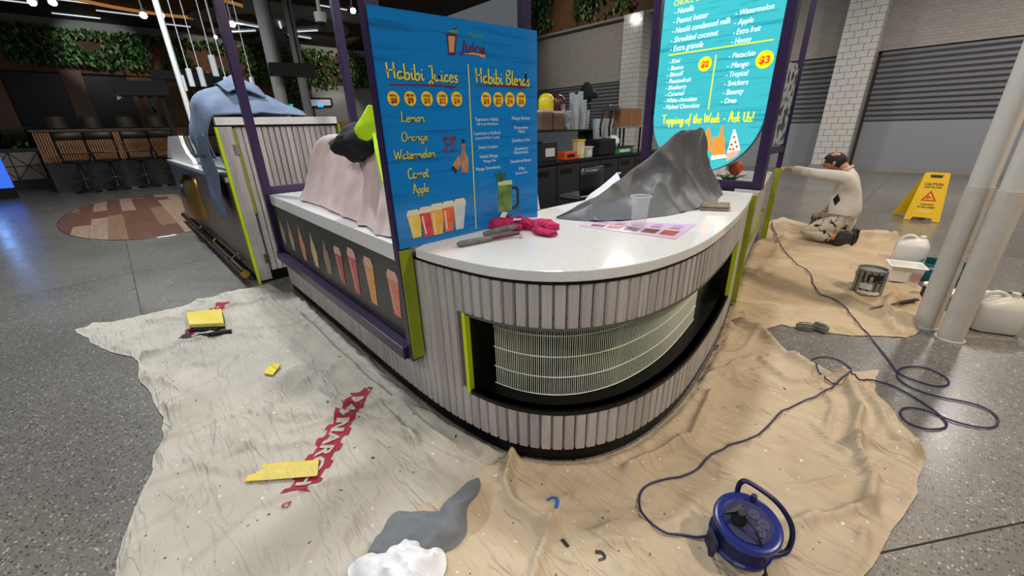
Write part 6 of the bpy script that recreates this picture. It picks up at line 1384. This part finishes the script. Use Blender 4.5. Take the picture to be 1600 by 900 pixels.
# pendants
for i, (px, t_, b_, w_) in enumerate(((286, 118, 142, 9), (297.5, 108, 135, 9), (315, 106, 135, 9), (334, 87, 119, 10), (355.5, 121, 145, 8), (395, 121, 143, 7))):
    xx = -10.0 if i < 5 else -12; a, b = PX(px-2, t_, xx), PX(px+2, b_, xx); r = (PX(px+w_/2, t_, xx).y-PX(px-w_/2, t_, xx).y)/2; c = Vector((xx, (a.y+b.y)/2, b.z))
    t = thing('pendant_lamp', c, ('white tube pendant lamp hidden partly by the white pole', 'white tube pendant lamp just right of the white pole', 'white tube pendant lamp, third in the row', 'tallest white tube pendant lamp, highest of the row', 'white tube pendant lamp touching the purple post', 'white tube pendant lamp right of the purple post, set apart')[i], 'lamp', 'white tube pendants')
    MB().lathe([(r, 0), (r, a.z-b.z), (r*.5, a.z-b.z+.01)], c, 16).build('tube', m_pend, t, smooth=False); MB().tube([c+Vector((0, 0, a.z-b.z)), Vector((xx, c.y, ZC))], .008, 5).build('cord', m_white, t); MB().lathe([(.06, -.03), (.06, 0)], (xx, c.y, ZC), 10).build('ceiling_cup', m_white, t)
# track spotlights
for i, (px, py, xx) in enumerate(((50, 4, -17), (82, 4, -17), (224, 24, -16), (251, 24, -16), (363, 38, -15), (552, 17, -14), (337, 58, -16))):
    p = PX(px, py, xx); p.z = min(p.z, ZC-.12); t = thing('spotlight', p, ('bright spotlight at the far top left', 'bright spotlight, second from the far top left', 'left of the twin bright spotlights by the white pole', 'right of the twin bright spotlights by the white pole', 'bright spotlight right of the purple post', 'bright spotlight beside the blue menu board top', 'tiny spotlight against the purple post')[i], 'lamp', 'ceiling spotlights')
    r = .075 if i < 6 else .04; d = Vector((.8, -.15, -.45)).normalized()
    MB().lathe([(r*.6, -.3), (r*1.1, -.25), (r*1.15, -.01)], p, 14, axis=d).build('housing', m_white, t); MB().lathe([(r, -.01), (r, .0)], p, 14, axis=d).build('lens', m_lamp, t); MB().tube([p-d*.2, Vector((p.x, p.y, ZC))], .02, 6).build('stem', m_white, t)
# hanging black sign, cctv, columns, directory screen
XH = -13.0; t = thing('hanging_sign', PX(458, 110, XH), 'plain black hanging sign on two thin rods', 'sign'); P = [PX(x, y, XH) for x, y in ((421, 97), (491, 99), (496, 121), (425, 118))]; MB().prism(P, (-.2, 0, 0)).build('box', m_black, t)
for px, py in ((441, 97), (470, 98)): a = PX(px, py, XH); MB().tube([a+Vector((-.1, 0, 0)), Vector((XH-.1, a.y, ZC))], .03, 6).build('rod', m_blackmat, t)
t = thing('security_camera', PX(502, 35, -12.5), 'white dome security camera on the grey beam', 'camera'); c = PX(502, 35, -12.5); MB().lathe([(.13, 0), (.15, .1), (.15, .22)], c, 16).build('shell', m_white, t, smooth=True); MB().lathe([(.03, -.09), (.08, -.06), (.1, 0)], c, 16).build('dome', m_blackp, t, smooth=True); MB().tube([c+Vector((0, 0, .2)), Vector((c.x, c.y, ZC))], .05, 8).build('mount', m_white, t)
for (a, b, xx, r, lab, m_) in (((400, 0), (425, 90), -13.8, .16, 'grey round column left of the hanging black sign', m_ceil2), ((455, 40), (480, 165), -15.5, .14, 'slim grey column behind the hanging black sign', m_ceil2)):
    p = PX(*b, xx); t = thing('far_column', (xx, p.y, 0), lab, 'column'); MB().lathe([(r, .02), (r, ZC)], (xx, p.y, 0), 16).build('shaft', m_, t, smooth=True); MB().lathe([(r*1.3, 0), (r*1.3, .02)], (xx, p.y, 0), 16).build('base', m_, t)
XD = XB+.05; P = [PX(x, y, XD) for x, y in ((481, 154), (517, 154), (519, 166), (484, 167))]; t = thing('directory_sign', P[0], 'framed white directory sign on the grey wall beside the purple post', 'sign'); MB().prism(P, (-.08, 0, 0)).build('face', M('directory_face', '#b9b4c8', emit=.35), t)
for a, b in zip(P, P[1:]+P[:1]): MB().beam(a, b, .08, .08).build('frame', m_blackmat, t)
P2 = [PX(x, y, XD+.05) for x, y in ((497, 162), (505, 162), (505, 168), (497, 168))]; t2 = thing('blue_display', P2[0], 'small blue glowing display under the directory sign', 'screen'); MB().prism(P2, (-.04, 0, 0)).build('screen', M('display_cyan', '#2a9adf', emit=1.6), t2); MB().beam(P2[3], P2[2], .05, .03).build('bezel', m_blackmat, t2)
P2 = [PX(x, y, XD+.3) for x, y in ((452, 162), (458, 162), (458, 167), (452, 167))]; t2 = thing('exit_sign', P2[0], 'tiny green glowing exit sign in the dark left of the grey column', 'sign'); MB().prism(P2, (-.04, 0, 0)).build('face', M('exit_green', '#2fae6a', emit=1.2), t2); MB().beam(P2[0], P2[1], .04, .03).build('rim', m_blackmat, t2)

# ================================================================== lettering
bake_texts()
def bake_cloth_texts():
    cur = []
    for (body, *_r) in CLOTH_TXT:
        c = bpy.data.curves.new('txt', 'FONT'); c.body = body; c.size = 1; c.offset = .03; c.resolution_u = 2; o = bpy.data.objects.new('txt', c); COL.objects.link(o); cur.append(o)
    dg = bpy.context.evaluated_depsgraph_get(); dg.update()
    for o, (body, og, d, up, wd, ht, par) in zip(cur, CLOTH_TXT):
        me = bpy.data.meshes.new_from_object(o.evaluated_get(dg)); me.name = 'lettering'; bm = bmesh.new(); bm.from_mesh(me); bmesh.ops.triangulate(bm, faces=bm.faces[:]); bmesh.ops.subdivide_edges(bm, edges=bm.edges[:], cuts=2)
        xs_ = [v.co.x for v in bm.verts]; ys_ = [v.co.y for v in bm.verts]; x0_, x1_, y0_, y1_ = min(xs_), max(xs_), min(ys_), max(ys_)
        for v in bm.verts:
            p = og+d*((v.co.x-x0_)/(x1_-x0_)*wd)+up*(((v.co.y-y0_)/(y1_-y0_)-.5)*ht); v.co = (p.x, p.y, A.h(p.x, p.y)+(.0075 if body != '®' else .006))
        bm.to_mesh(me); bm.free(); me.materials.clear(); me.materials.append(m_cloth_a if body != '®' else m_redp); q = bpy.data.objects.new('lettering', me); COL.objects.link(q); adopt(q, par)
    for o in cur: c = o.data; bpy.data.objects.remove(o); bpy.data.curves.remove(c)
bake_cloth_texts()
